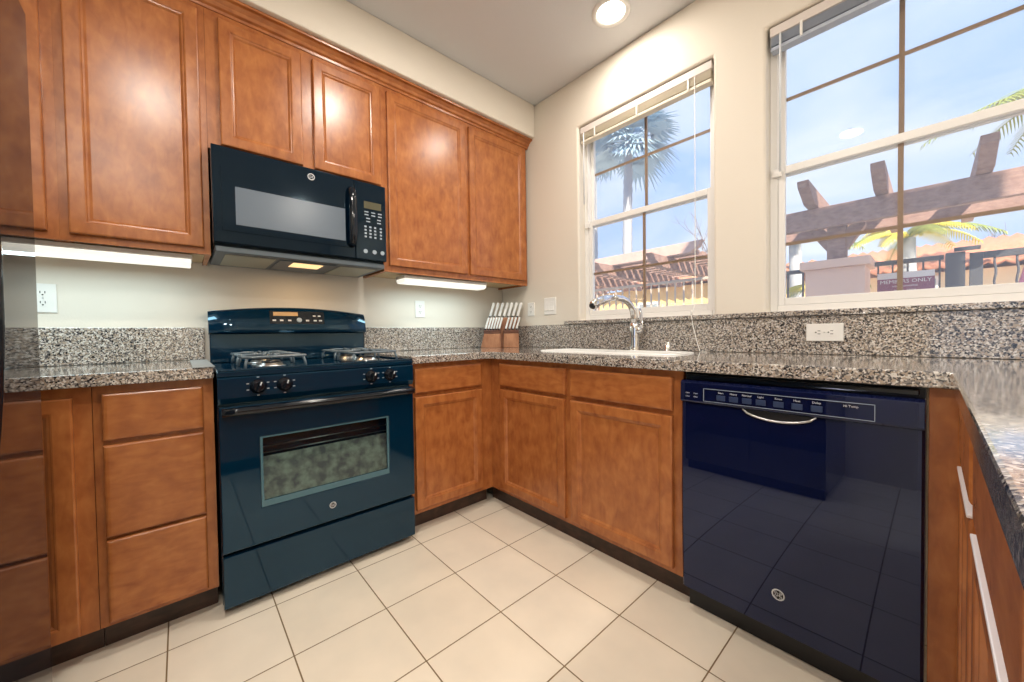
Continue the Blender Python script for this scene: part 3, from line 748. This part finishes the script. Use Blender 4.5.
for q in range(15):
    a = q / 14; pts.append((1.955 + 0.186 * a, -0.647, 0.768 - 0.027 * (math.sin(math.pi * a) ** 0.55)))
pk = MB().prism([(x, -0.6445, z) for x, y, z in pts], (0, -0.0015, 0)); build('handle_recess', pk, 'black', dd)
build('handle_lip', MB().tube(pts, [0.0022] + [0.0034] * 13 + [0.0022], 8), 'steel', dd)
cp = build('control_panel', MB().prism([(DX0 + 0.002, -0.602, 0.7695), (DX0 + 0.002, -0.650, 0.7695), (DX0 + 0.002, -0.653, 0.776), (DX0 + 0.002, -0.650, 0.838), (DX0 + 0.002, -0.640, 0.845), (DX0 + 0.002, -0.602, 0.845)], (DX1 - DX0 - 0.004, 0, 0)), 'dw_black', t, 0.002)
build('top_strip', MB().box(DX0 + 0.012, DX1 - 0.012, -0.632, -0.602, 0.851, 0.8665), 'black_gloss', t, 0.003)
mb = MB()
x0, x1, z0, z1 = 1.838, 2.262, 0.778, 0.822
for a in ((x0, x1, z0, z0 + .0014), (x0, x1, z1 - .0014, z1), (x0, x0 + .0014, z0, z1), (x1 - .0014, x1, z0, z1)):
    mb.box(a[0], a[1], -0.6535, -0.650, a[2], a[3])
build('button_border', mb, 'print', cp)
for x in (1.880, 1.918, 1.956, 1.994, 2.040, 2.085, 2.130):
    build('button', MB().box(x, x + 0.026, -0.6540, -0.650, 0.786, 0.803), mat('dishwasher_button', (0.03, 0.05, 0.11), 0.3), cp, 0.001)
mb = MB()
for x, s_ in ((1.893, 'Start'), (1.931, 'Heavy'), (1.969, 'Normal'), (2.007, 'Light'), (2.053, 'Rinse'), (2.098, 'Heat'), (2.143, 'Delay'), (2.215, 'Hi Temp')):
    mb.text(s_, 0.0085, (x, -0.6530, 0.8115), EX, EZ, 0.0004)
for x in (1.785, 1.812):
    for z in (0.802, 0.790): mb.text('Clean', 0.006, (x, -0.6530, z), EX, EZ, 0.0004)
build('panel_lettering', mb, 'silver', cp)
emblem(dd, (2.051, -0.6452, 0.210), EX, EZ, 0.017)

# ================================================================== REFRIGERATOR
FRX0, FRX1, FRY, FRZ = 1.100, 1.94, -2.215, 1.70
t = thing('refrigerator', 'glossy black side by side refrigerator at the left edge', 'refrigerator', (1.54, -2.6, 0))
build('body', MB().box(FRX0 + 0.004, FRX1 - 0.004, -3.03, FRY - 0.075, 0.03, FRZ - 0.01), 'fridge', t, 0.004)
build('kick_grille', MB().box(FRX0 + 0.01, FRX1 - 0.01, FRY - 0.073, FRY - 0.03, 0.0, 0.075), 'black', t)
for x0, x1, hx in ((FRX0, 1.530, 1.497), (1.536, FRX1, 1.575)):
    d = build('door', MB().box(x0, x1, FRY - 0.073, FRY, 0.08, FRZ), 'fridge', t, 0.003, 2)
    hp = [(hx, FRY + 0.0005 + 0.031 * math.sin(math.pi * q / 16) ** 0.7, 0.70 + 0.80 * q / 16) for q in range(17)]
    build('handle', MB().tube(hp, 0.011, 10), 'black_gloss', d)
for x in (FRX0 + 0.05, FRX1 - 0.05):
    build('hinge_cover', MB().box(x - 0.03, x + 0.03, FRY - 0.12, FRY - 0.02, FRZ + 0.0005, FRZ + 0.018), 'black', t, 0.004)

# ================================================================== WALL PLATES
def plate(name, label, cat, c, u, v, w, h, n_out=2, group=None):
    c, u, v = Vector(c), Vector(u), Vector(v); n = u.cross(v)
    t = thing(name, label, cat, c, group)
    mb = MB(); mb.loft([[c + u * (a * (w / 2 - i)) + v * (b * (h / 2 - i)) + n * d for a, b in ((-1, -1), (1, -1), (1, 1), (-1, 1))] for i, d in ((0, 0.0005), (0, 0.004), (0.002, 0.0058))], True, True, True)
    build('cover_plate', mb, 'white', t)
    return t, n
def outlet(label, c, u, v, w=0.072, h=0.116):
    t, n = plate('wall_outlet', label, 'outlet', c, u, v, w, h, group='duplex wall outlets')
    c, u, v = Vector(c), Vector(u), Vector(v)
    for s_ in (-1, 1):
        cc = c + v * (0.020 * s_)
        pts = [cc + u * (0.0165 * math.cos(a)) + v * (max(-0.0125, min(0.0125, 0.0165 * math.sin(a)))) + n * 0.0056 for a in [2 * math.pi * k / 20 for k in range(20)]]
        r_ = build('receptacle', MB().prism(pts, n * 0.0016), 'white', t)
        sl = MB()
        for a in (-0.0062, 0.0062): sl.obox(cc + u * a + v * 0.0035 + n * 0.0074, u, v, n, 0.0024, 0.009, 0.0008)
        sl.lathe([(0.0028, 0), (0.0028, 0.0006)], cc - v * 0.0068 + n * 0.0072, n, 10)
        build('slot', sl, 'slot', r_)
    build('screw', MB().lathe([(0.003, 0), (0.0028, 0.001)], c + n * 0.0058, n, 10), 'steel', t)
    return t
outlet('white duplex outlet on the wall left of the range', (0.0, -2.397, 1.188), EY, EZ)
outlet('white duplex outlet on the wall right of the range', (0.0, -0.748, 1.197), EY, EZ)
outlet('small pale outlet on the window wall nearest the corner', (0.345, 0.0, 1.200), EX, EZ, 0.070, 0.100)
outlet('horizontal white outlet on the granite backsplash under the right window', (2.0675, -0.021, 1.0065), -EZ, EX, 0.072, 0.118)
t, n = plate('light_switch', 'white double light switch between the corner outlet and left window', 'light switch', (0.538, 0.0, 1.212), EX, EZ, 0.112, 0.122)
for x in (0.515, 0.561):
    build('rocker', MB().prism([(x - 0.0165, -0.0058, 1.179), (x - 0.0165, -0.0105, 1.181), (x - 0.0165, -0.0070, 1.213), (x - 0.0165, -0.0062, 1.244), (x - 0.0165, -0.0058, 1.245)], (0.033, 0, 0)), 'white', t)

# ================================================================== WINDOWS
GY = 0.098
def window(name, x0, x1, wand_x, label):
    z0, z1 = WZ
    t = thing(name, label, 'window', ((x0 + x1) / 2, GY, z0), kind='structure')
    fw = 0.030
    mb = MB()
    for a in ((x0, x0 + fw, z0, z1), (x1 - fw, x1, z0, z1), (x0 + fw, x1 - fw, z0, z0 + fw), (x0 + fw, x1 - fw, z1 - fw, z1)):
        mb.box(a[0] + 0.0005, a[1] - 0.0005, 0.065, 0.135, a[2] + 0.0005, a[3] - 0.0005)
    build('frame', mb, 'vinyl', t, 0.002)
    zm = 1.742
    a0, a1 = x0 + fw, x1 - fw
    cxm = (a0 + a1) / 2
    for nm, zb, zt, yy, sw in (('lower_sash', z0 + fw, zm + 0.018, 0.083, 0.026), ('upper_sash', zm - 0.018, z1 - fw, 0.112, 0.022)):
        mb = MB()
        for a in ((a0, a0 + sw, zb, zt), (a1 - sw, a1, zb, zt), (a0 + sw, a1 - sw, zb, zb + 0.034), (a0 + sw, a1 - sw, zt - 0.034, zt)):
            mb.box(a[0] + 0.0004, a[1] - 0.0004, yy - 0.013, yy + 0.013, a[2] + 0.0004, a[3] - 0.0004)
        s_ = build(nm, mb, 'vinyl', t, 0.002)
        gx0, gx1, gz0, gz1 = a0 + sw - 0.004, a1 - sw + 0.004, zb + 0.031, zt - 0.031
        build('pane', MB().box(gx0, gx1, yy - 0.002, yy + 0.002, gz0, gz1), 'pane', s_)
        zc = (gz0 + gz1) / 2 + (0.042 if nm == 'upper_sash' else -0.035)
        mb = MB().box(cxm - 0.008, cxm + 0.008, yy + 0.003, yy + 0.010, gz0, gz1).box(gx0, cxm - 0.008, yy + 0.003, yy + 0.010, zc - 0.007, zc + 0.007).box(cxm + 0.008, gx1, yy + 0.003, yy + 0.010, zc - 0.007, zc + 0.007)
        build('grid_bars', mb, 'bronze', s_)
    build('latch', MB().box(x0 + 0.012, x0 + 0.046, 0.050, 0.0645, zm - 0.028, zm + 0.006), 'vinyl', t, 0.003)
    return t
window('window_1', W1[0], W1[1], 1.57, 'left white window above the sink looking onto a palm tree')
window('window_2', W2[0], W2[1], 1.90, 'right white window looking onto a stone pillar')

def blind(x0, x1, label, m, wand_x, wand_z, cord_x):
    z1 = WZ[1]
    t = thing('window_blind', label, 'blind', ((x0 + x1) / 2, 0.035, z1), 'raised window blinds')
    build('headrail', MB().box(x0 + 0.012, x1 - 0.012, 0.012, 0.056, z1 - 0.046, z1 - 0.006), 'headrail', t, 0.003)
    zz = z1 - 0.052
    for k in range(9):
        mb = MB().loft([[(x0 + 0.016, 0.012 + 0.046 * q / 4, zz - k * 0.0042 + 0.0016 * math.sin(math.pi * q / 4)) for q in range(5)], [(x1 - 0.016, 0.012 + 0.046 * q / 4, zz - k * 0.0042 + 0.0016 * math.sin(math.pi * q / 4)) for q in range(5)]], False)
        sl = build('slat', mb, m, t); md = sl.modifiers.new('thick', 'SOLIDIFY'); md.thickness = 0.0014
    build('bottom_rail', MB().box(x0 + 0.014, x1 - 0.014, 0.013, 0.056, zz - 0.057, zz - 0.041), m, t, 0.003)
    w_ = x1 - x0
    for a in (0.15, 0.5, 0.85):
        x = x0 + w_ * a
        build('cord_clip', MB().box(x - 0.005, x + 0.005, 0.007, 0.0115, zz - 0.052, zz + 0.012), 'white', t, 0.002)
    build('wand', MB().tube([(wand_x, 0.010, z1 - 0.05), (wand_x, 0.006, z1 - 0.06), (wand_x, 0.006, wand_z)], 0.0042, 8), 'clear', t)
    if cord_x:
        pts = [(cord_x, 0.010, z1 - 0.05), (cord_x, 0.008, 1.7), (cord_x, 0.004, 1.16), (cord_x - 0.002, -0.030, 1.112), (cord_x, -0.042, 1.095), (cord_x + 0.01, -0.045, 1.04), (cord_x + 0.03, -0.047, 0.96), (cord_x + 0.045, -0.055, 0.9185), (cord_x + 0.08, -0.065, 0.9180)]
        build('pull_cord', MB().tube(pts, 0.0021, 6), 'white', t)
        build('cord_tassel', MB().lathe([(0.003, 0.0), (0.007, 0.004), (0.006, 0.022), (0.003, 0.026)], (cord_x - 0.001, -0.040, 1.101), EZ, 10), 'white', t)
blind(W1[0], W1[1], 'raised cream blind at the top of the left window', 'blind', 0.842, 1.86, 1.545)
blind(W2[0], W2[1], 'raised grey blind at the top of the right window', 'blind_blue', 1.910, 1.72, None)

# ================================================================== KNIFE BLOCK
KB = Vector((0.205, -0.187, 0.9155)); kw = Vector((0.62, 0.785, 0)).normalized(); kf = Vector((0.785, -0.62, 0)).normalized()
def kp(a, b, z): return KB + kw * a + kf * b + EZ * z
def lean(z): return 0.26 * z    # the block and its slots lean along its width
t = thing('knife_block', 'wooden knife block full of knives in the counter corner', 'knife block', KB)
def kprism(a0, a1, b0, b1, z0, z1, ln=True, sl0=0.0):
    L0, L1 = (lean(z0), lean(z1)) if ln else (0, 0)
    mb = MB(); mb.loft([[kp(a0 + L0, b0, z0), kp(a1 + L0, b0, z0), kp(a1 + L0, b1, z0), kp(a0 + L0, b1, z0)], [kp(a0 + L1, b0, z1), kp(a1 + L1, b0, z1), kp(a1 + L1, b1, z1), kp(a0 + L1, b1, z1)]], True, True, True)
    return mb
build('rear_body', kprism(-0.155, 0.085, -0.070, 0.0, 0.0, 0.225), 'walnut', t, 0.003)
for a0, a1 in ((-0.128, -0.004), (0.018, 0.130)):
    p = build('front_module', kprism(a0, a1, 0.001, 0.058, 0.0, 0.104, False), 'walnut', t, 0.002)
    build('dark_band', kprism(a0, a1, 0.001, 0.058, 0.1045, 0.130, False), 'walnut_dark', t, 0.002)
def knife_proto(L, w, th):
    k = bpy.data.objects.new('knife', None); COL.objects.link(k)
    d = Vector((0, 0, 1))
    mb = MB(); mb.loft([[(sx * w / 2 * s0, sy * th * s0, z) for sx, sy in ((-1, -1), (1, -1), (1, 1), (-1, 1))] for z, s0 in ((0.010, 0.85), (0.016, 1.0), (L * 0.55, 0.9), (L * 0.9, 1.08), (L, 0.8))], True, True, True)
    build('handle', mb, mat('knife_handle_steel', (0.74, 0.74, 0.72), 0.3), k, 0.0015, origin=(0, 0, 0))
    mb = MB().box(-w / 2 * 1.05, w / 2 * 1.05, -th * .8, th * .8, 0.0008, 0.010); build('bolster', mb, 'black', k, 0.001, origin=(0, 0, 0))
    return k
big = knife_proto(0.118, 0.026, 0.0095); small = knife_proto(0.098, 0.020, 0.0068)
ORD = ['first', 'second', 'third', 'fourth', 'fifth', 'sixth', 'seventh', 'eighth']
def place_knives(proto, n, a_s, b, z, where, group, used):
    for i in range(n):
        k = proto if (i == 0 and not used) else copy_tree(proto)
        k.location = kp(a_s[0] + (a_s[1] - a_s[0]) * i / (n - 1), b, z)
        k.rotation_euler = Matrix((kf, -kw, EZ)).transposed().to_euler()
        # lean along the width of the block
        up = (EZ + kw * 0.30 + kf * 0.05).normalized(); x = (kf - up * kf.dot(up)).normalized(); y = up.cross(x)
        k.rotation_euler = Matrix((x, y, up)).transposed().to_euler()
        tag(k, '%s knife from the left in the %s of the wooden block' % (ORD[i], where), 'knife', group)
place_knives(big, 7, (-0.155 + 0.072, 0.125), -0.035, 0.2262, 'upper rear row', 'large knives in the rear row of the block', False)
place_knives(small, 6, (-0.118, -0.018), 0.030, 0.1312, 'lower left row', 'steak knives in the lower left row', False)
place_knives(small, 4, (0.032, 0.112), 0.030, 0.1312, 'lower right row', 'steak knives in the lower right row', True)

# ================================================================== OUTSIDE
g = MB().box(-40, 40, 0.2, 70, -0.25, -0.15); o = struct('ground', g, 'paving', 'outdoor paving beyond the windows')

# stone pillar
t = thing('stone_pillar', 'square stone pillar with a slab cap outside the right window', 'pillar', (1.565, 4.28, -0.15))
build('shaft', MB().box(1.285, 1.845, 4.0, 4.56, -0.15, 1.765), 'stucco', t, 0.008)
build('cap', MB().box(1.235, 1.895, 3.95, 4.61, 1.766, 1.868), 'stucco', t, 0.008)

def pergola(label, x0, x1, rafters, zb, post_x=None, lattice=False, yoff=0.0):
    t = thing('pergola', label, 'pergola', ((x0 + x1) / 2, 4.25, 0))
    y = 4.0 + yoff
    for yy in (y + 0.02, y + 0.78):
        mb = MB().prism([(x0, yy, zb + 0.06), (x0 + 0.10, yy, zb), (x1 - 0.10, yy, zb), (x1, yy, zb + 0.06), (x1, yy, zb + 0.26), (x0, yy, zb + 0.26)], (0, 0.09, 0))
        build('beam', mb, 'pergola', t, 0.006)
    for x in rafters:
        zz = zb + 0.262
        pr = [(x - 0.055, y - 0.52, zz + 0.13), (x - 0.055, y - 0.56, zz + 0.20), (x - 0.055, y + 2.6, zz + 0.20), (x - 0.055, y + 2.6, zz), (x - 0.055, y - 0.20, zz)]
        build('rafter', MB().prism(pr, (0.11, 0, 0)), 'pergola', t, 0.005)
    if post_x is not None:
        build('post', MB().box(post_x - 0.09, post_x + 0.09, y + 0.16, y + 0.34, 1.8685, zb + 0.24), 'pergola', t, 0.006)
        for s_ in (-1, 1):
            xx = post_x + s_ * 0.0905
            pr = [(xx, y + 0.18, zb - 0.28), (xx + s_ * 0.17, y + 0.18, zb - 0.02), (xx + s_ * 0.17, y + 0.18, zb + 0.19), (xx + s_ * 0.10, y + 0.18, zb + 0.22), (xx + s_ * 0.07, y + 0.18, zb + 0.05), (xx, y + 0.18, zb - 0.03)]
            build('corbel', MB().prism(pr, (0, 0.14, 0)), 'pergola', t, 0.005)
    if lattice:
        for k in range(7):
            build('purlin', MB().box(x0 + 0.1, x1 - 0.1, y + 0.70 + k * 0.3, y + 0.76 + k * 0.3, zb + 0.545, zb + 0.60), 'pergola', t, 0.004)
        for x in (x0 + 0.5, x1 - 0.6):
            build('post', MB().box(x - 0.09, x + 0.09, y + 2.2, y + 2.38, -0.15, zb + 0.26), 'pergola', t, 0.006)
    return t
pergola('brown timber pergola resting on the stone pillar outside the right window', 0.62, 5.6, (1.36, 1.98, 2.70, 3.4), 2.28, 1.565)
def pergola_scrolled(label, x0, x1, tails, y, zt):
    t = thing('pergola', label, 'pergola', ((x0 + x1) / 2, y + 1.4, -0.15))
    for k, yy in enumerate((y, y + 2.5)):
        pr = [(x0, yy, zt - 0.17), (x1 - 0.20, yy, zt - 0.17), (x1 - 0.06, yy, zt - 0.09), (x1 - 0.03, yy, zt - 0.02), (x1, yy, zt), (x0, yy, zt)]
        build('beam', MB().prism(pr, (0, 0.12, 0)), 'pergola_pink', t, 0.006)
    for x in tails:
        pr = [(x, y + 2.9, zt - 0.36), (x, y - 0.10, zt - 0.36), (x, y - 0.36, zt - 0.27), (x, y - 0.42, zt - 0.20), (x, y - 0.50, zt - 0.172), (x, y + 2.9, zt - 0.172)]
        build('cross_beam', MB().prism(pr, (0.13, 0, 0)), 'pergola', t, 0.006)
    for k in range(9):
        yy = y + 0.16 + k * 0.255
        build('purlin', MB().box(x0 + 0.05, x1 - 0.15, yy, yy + 0.13, zt - 0.171, zt - 0.10), 'pergola', t, 0.004)
    for x in (tails[0] + 0.02, tails[-1] - 0.03):
        build('post', MB().box(x, x + 0.16, y + 2.3, y + 2.46, -0.15, zt - 0.361), 'pergola', t, 0.006)
    return t
pergola_scrolled('pinkish timber pergola with scrolled beam ends outside the left window', -4.9, 0.03, [-3.75, -2.72, -1.69, -0.66], 4.0, 2.42)

# fences and gate
def fence(label, x0, x1, y, z1, m, pitch, r):
    t = thing('metal_fence', label, 'fence', ((x0 + x1) / 2, y, -0.15))
    build('top_rail', MB().box(x0, x1, y - 0.025, y + 0.025, z1 - 0.05, z1), m, t, 0.004)
    build('bottom_rail', MB().box(x0, x1, y - 0.02, y + 0.02, -0.02, 0.02), m, t, 0.004)
    n = int((x1 - x0) / pitch)
    for k in range(n + 1):
        x = x0 + 0.03 + k * (x1 - x0 - 0.06) / n
        build('picket', MB().box(x - r, x + r, y - r, y + r, 0.0205, z1 - 0.0505), m, t)
    return t
fence('dark metal fence right of the stone pillar with maroon sign', 1.90, 2.45, 4.35, 1.82, 'fence', 0.125, 0.008)
fence('dark metal fence left of the stone pillar', 0.0, 1.23, 4.35, 1.83, 'fence', 0.16, 0.010)
fence('pale metal fence in front of the yellow wall', -5.2, -0.02, 5.0, 1.98, 'pale_fence', 0.16, 0.012)
t = thing('metal_gate', 'dark metal gate with wide frame at the right of the window view', 'gate', (2.95, 4.35, -0.15))
build('gate_post', MB().box(2.46, 2.60, 4.29, 4.41, -0.15, 1.83), 'fence', t, 0.005)
mb = MB().box(2.63, 2.72, 4.33, 4.38, 0.0, 1.81).box(3.9, 3.99, 4.33, 4.38, 0.0, 1.81).box(2.72, 3.9, 4.33, 4.38, 1.74, 1.81).box(2.72, 3.9, 4.33, 4.38, 0.0, 0.07)
build('gate_frame', mb, 'fence', t, 0.004)
for k in range(8):
    x = 2.80 + k * 0.14
    pts = [(x + 0.006 * math.cos(q * 1.2), 4.355 + 0.006 * math.sin(q * 1.2), 0.0705 + 1.668 * q / 40) for q in range(41)]
    build('gate_bar', MB().tube(pts, 0.010, 6), 'fence', t)
build('gate_closer', MB().box(2.52, 2.70, 4.26, 4.285, 1.832, 1.875), 'fence', t, 0.004)
# sign on the fence
t = thing('notice_sign', 'maroon and white members only sign on the dark fence', 'sign', (2.15, 4.33, 1.28))
sx0, sx1 = 1.925, 2.385
build('board', MB().box(sx0, sx1, 4.318, 4.3245, 1.22, 1.669), 'sign', t, 0.002)
build('header_band', MB().box(sx0, sx1, 4.3160, 4.3178, 1.600, 1.670), 'sign_white', t)
mb = MB(); cxs = (sx0 + sx1) / 2
mb.text('MEMBERS ONLY', 0.058, (cxs, 4.3172, 1.562), EX, EZ, 0.0004)
mb.text('NO TRESPASSING', 0.026, (cxs, 4.3172, 1.508), EX, EZ, 0.0004)
mb.text('POOL AREA', 0.034, (cxs, 4.3172, 1.455), EX, EZ, 0.0004)
build('lettering', mb, 'sign_white', t)

# parasol folded, leaning
t = thing('folded_parasol', 'pink folded parasol leaning at the right edge of the window view', 'parasol', (2.80, 3.4, -0.15))
a, b = Vector((2.80, 3.4, 0.2)), Vector((3.03, 3.55, 1.78))
d_ = (b - a)
rings = []
for q in range(9):
    f_ = q / 8; c_ = a + d_ * f_; r_ = 0.055 + 0.05 * math.sin(math.pi * (0.15 + 0.75 * f_))
    rings.append([c_ + Vector((r_ * (1 + 0.22 * (k % 2)) * math.cos(2 * math.pi * k / 16), r_ * (1 + 0.22 * (k % 2)) * math.sin(2 * math.pi * k / 16), 0)) for k in range(16)])
build('canopy', MB().loft(rings, True, True, True, True), 'parasol', t)
build('pole', MB().tube([(2.75, 3.367, -0.15), tuple(a - d_ * 0.002)], 0.018, 8), 'pale_fence', t)

# houses beyond
def house(label, x0, x1, y0, y1, z1, ridge, m, wins):
    t = thing('house', label, 'house', ((x0 + x1) / 2, (y0 + y1) / 2, -0.15))
    build('wall', MB().box(x0, x1, y0, y1, -0.15, z1), m, t, 0.01)
    ym = (y0 + y1) / 2
    mb = MB()
    n = int((x1 - x0 + 0.6) / 0.22); rows = []
    for yy, zz in ((y0 - 0.35, z1), (ym, ridge), (y1 + 0.35, z1)):
        rows.append([(x0 - 0.3 + (x1 - x0 + 0.6) * k / (2 * n), yy, zz + (0.07 if k % 2 else 0.0) + 0.002) for k in range(2 * n + 1)])
    mb.loft(rows, False, False, False, True)
    rf = build('roof', mb, 'terracotta', t); md = rf.modifiers.new('thick', 'SOLIDIFY'); md.thickness = 0.08; md.offset = 1
    for x, z, w_, h_ in wins:
        f_ = build('window_frame', MB().box(x - w_ / 2, x + w_ / 2, y0 - 0.05, y0 - 0.001, z - h_ / 2, z + h_ / 2), 'sign_white', t, 0.005)
        build('window_glass', MB().box(x - w_ / 2 + 0.07, x + w_ / 2 - 0.07, y0 - 0.06, y0 - 0.051, z - h_ / 2 + 0.07, z + h_ / 2 - 0.07), mat('house_glass', (0.25, 0.30, 0.34), 0.1), f_)
house('cream house with terracotta tile roof beyond the gate', 0.9, 6.5, 11.0, 17.0, 2.28, 3.25, 'cream_stucco', [(2.2, 1.75, 0.6, 0.9), (4.2, 1.6, 0.9, 1.1)])
house('yellow house block beyond the left window fence', -5.4, -1.4, 8.6, 12.0, 2.30, 2.8, 'yellow_stucco', [(-3.3, 1.5, 0.7, 0.8)])
house('small yellow building left of the stone pillar', -0.6, 0.2, 9.0, 10.6, 2.25, 2.6, 'yellow_stucco', [(-0.2, 1.4, 0.5, 0.7)])

# palms
def fan_crown(c, n, r, mname, seed, droop=0.5):
    rnd = random.Random(seed); mb = MB(); c = Vector(c)
    for i in range(n):
        az = rnd.uniform(0, 2 * math.pi); el = rnd.uniform(-0.75, 1.2)
        d = Vector((math.cos(az) * math.cos(el), math.sin(az) * math.cos(el), math.sin(el)))
        st = c + d * (r * 0.45); mb.tube([c, st - EZ * 0.05 * r], [0.03, 0.02], 4)
        side = d.cross(EZ).normalized(); up = side.cross(d)
        m_ = 15
        for k in range(m_):
            a = (k / (m_ - 1) - 0.5) * 2.9
            e = (d * math.cos(a) + side * math.sin(a)).normalized()
            L = r * 0.55 * (0.75 + 0.25 * math.cos(a)) * rnd.uniform(0.85, 1.1)
            w_ = up.cross(e).normalized() * (0.045 * r / 1.6)
            p0 = st - EZ * 0.05 * r; p1 = p0 + e * (L * 0.6); p2 = p0 + e * L - EZ * (droop * L * 0.45)
            mb.loft([[p0 - w_ * .3, p0 + w_ * .3], [p1 - w_, p1 + w_], [p2 - w_ * .1, p2 + w_ * .1]], False)
    return mb
def palm(label, x, y, zc, r, lean_, n, seed, tr=0.22):
    t = thing('fan_palm', label, 'palm tree', (x, y, -0.15))
    prof = []; pts = []; rs = []
    for q in range(46):
        f_ = q / 45; pts.append((x + lean_ * f_ * f_, y, -0.15 + (zc + 0.15) * f_)); rs.append(tr * (1.1 - 0.25 * f_) * (1.12 if q % 2 else 0.95))
    build('trunk', MB().tube(pts, rs, 12), 'trunk', t)
    build('crown', fan_crown((x + lean_, y, zc + 0.1), n, r, '', seed), 'frond_blue', t, recalc=False)
palm('tall fan palm with full crown seen through the left window', -7.30, 14.0, 9.9, 2.35, 0.15, 50, 3)
palm('second tall fan palm at the left edge of the left window', -11.60, 17.4, 11.8, 1.6, 0.0, 46, 5)
def feather_palm(label, x, y, zt, fr, seed, m='frond_y', L=1.8):
    t = thing('feather_palm', label, 'palm tree', (x, y, -0.15)); rnd = random.Random(seed)
    build('trunk', MB().tube([(x, y, -0.15), (x + 0.03, y, zt * 0.5), (x, y, zt)], [0.14, 0.12, 0.11], 10), 'trunk', t)
    for i in range(fr):
        az = 2 * math.pi * i / fr + rnd.uniform(-.25, .25); el = rnd.uniform(0.35, 1.05); LL = L * rnd.uniform(0.8, 1.15)
        mb = MB(); pts = []; h = Vector((math.cos(az), math.sin(az), 0))
        for q in range(11):
            s_ = q / 10; pts.append(Vector((x, y, zt)) + h * (LL * math.cos(el) * s_ * (1 + .25 * s_)) + EZ * (LL * (math.sin(el) * s_ - 0.75 * s_ * s_)))
        mb.tube(pts, [0.018 - 0.0014 * q for q in range(11)], 5)
        for q in range(1, 11):
            for s2 in (0, 0.33, 0.66):
                if q == 10 and s2: continue
                p = pts[q].lerp(pts[min(q + 1, 10)], s2); tg = (pts[min(q + 1, 10)] - pts[q - 1]).normalized(); sd = tg.cross(EZ).normalized()
                ll = 0.42 * LL / 1.8 * math.sin(math.pi * (0.12 + 0.80 * q / 10))
                for sg in (-1, 1):
                    e = (sd * sg + tg * 0.7 - EZ * 0.35).normalized(); w_ = tg * 0.016
                    mb.loft([[p - w_, p + w_], [p + e * ll * .6 - w_ * .8, p + e * ll * .6 + w_ * .8], [p + e * ll - EZ * 0.05, p + e * ll - EZ * 0.05 + w_ * .1]], False)
        build('frond', mb, m if i % 3 else 'frond', t, recalc=False)
feather_palm('yellow green feather palm rising behind the fence sign', 2.05, 8.6, 2.75, 11, 11, L=1.1)
feather_palm('green feather palm behind the beam left of the pillar', 0.35, 8.2, 3.15, 9, 12, 'frond', 1.1)
feather_palm('yellow feather palm low behind the stone pillar post', 1.05, 6.6, 1.75, 8, 14, 'frond_y', 0.75)
feather_palm('tall green feather palm at the top right of the right window', 4.05, 9.5, 5.0, 11, 15, 'frond', 1.6)

# bare trees
def bare_tree(label, x, y, h, seed):
    t = thing('bare_tree', label, 'tree', (x, y, -0.15)); rnd = random.Random(seed)
    tm = MB().tube([(x, y, -0.15), (x + .05, y, h * .3), (x, y, h * .55)], [0.10, 0.08, 0.06], 8); build('trunk', tm, 'bark', t)
    mb = MB()
    def grow(p, d, L, r, lv):
        q = p + d * L; mid = p.lerp(q, .5) + Vector((rnd.uniform(-1, 1), rnd.uniform(-1, 1), rnd.uniform(-1, 1))) * L * 0.06
        mb.tube([p, mid, q], [r, r * .85, r * .6], 5)
        if lv:
            for _ in range(3):
                dd_ = (d + Vector((rnd.uniform(-1, 1), rnd.uniform(-1, 1), rnd.uniform(-.3, .7))) * 0.75).normalized()
                grow(q if rnd.random() < .6 else mid, dd_, L * rnd.uniform(.55, .8), r * .55, lv - 1)
    for _ in range(5):
        d = Vector((rnd.uniform(-1, 1), rnd.uniform(-1, 1), rnd.uniform(.5, 1.3))).normalized()
        grow(Vector((x, y, h * rnd.uniform(.4, .55))), d, h * .22, 0.03, 3)
    build('branches', mb, 'bark', t)
bare_tree('leafless tree above the roof beyond the gate', 4.6, 19.5, 5.2, 21)
bare_tree('leafless tree behind the pillar and palm', 1.0, 20.5, 4.8, 22)
bare_tree('leafless tree above the pergola in the left window', -4.4, 15.5, 6.6, 23)
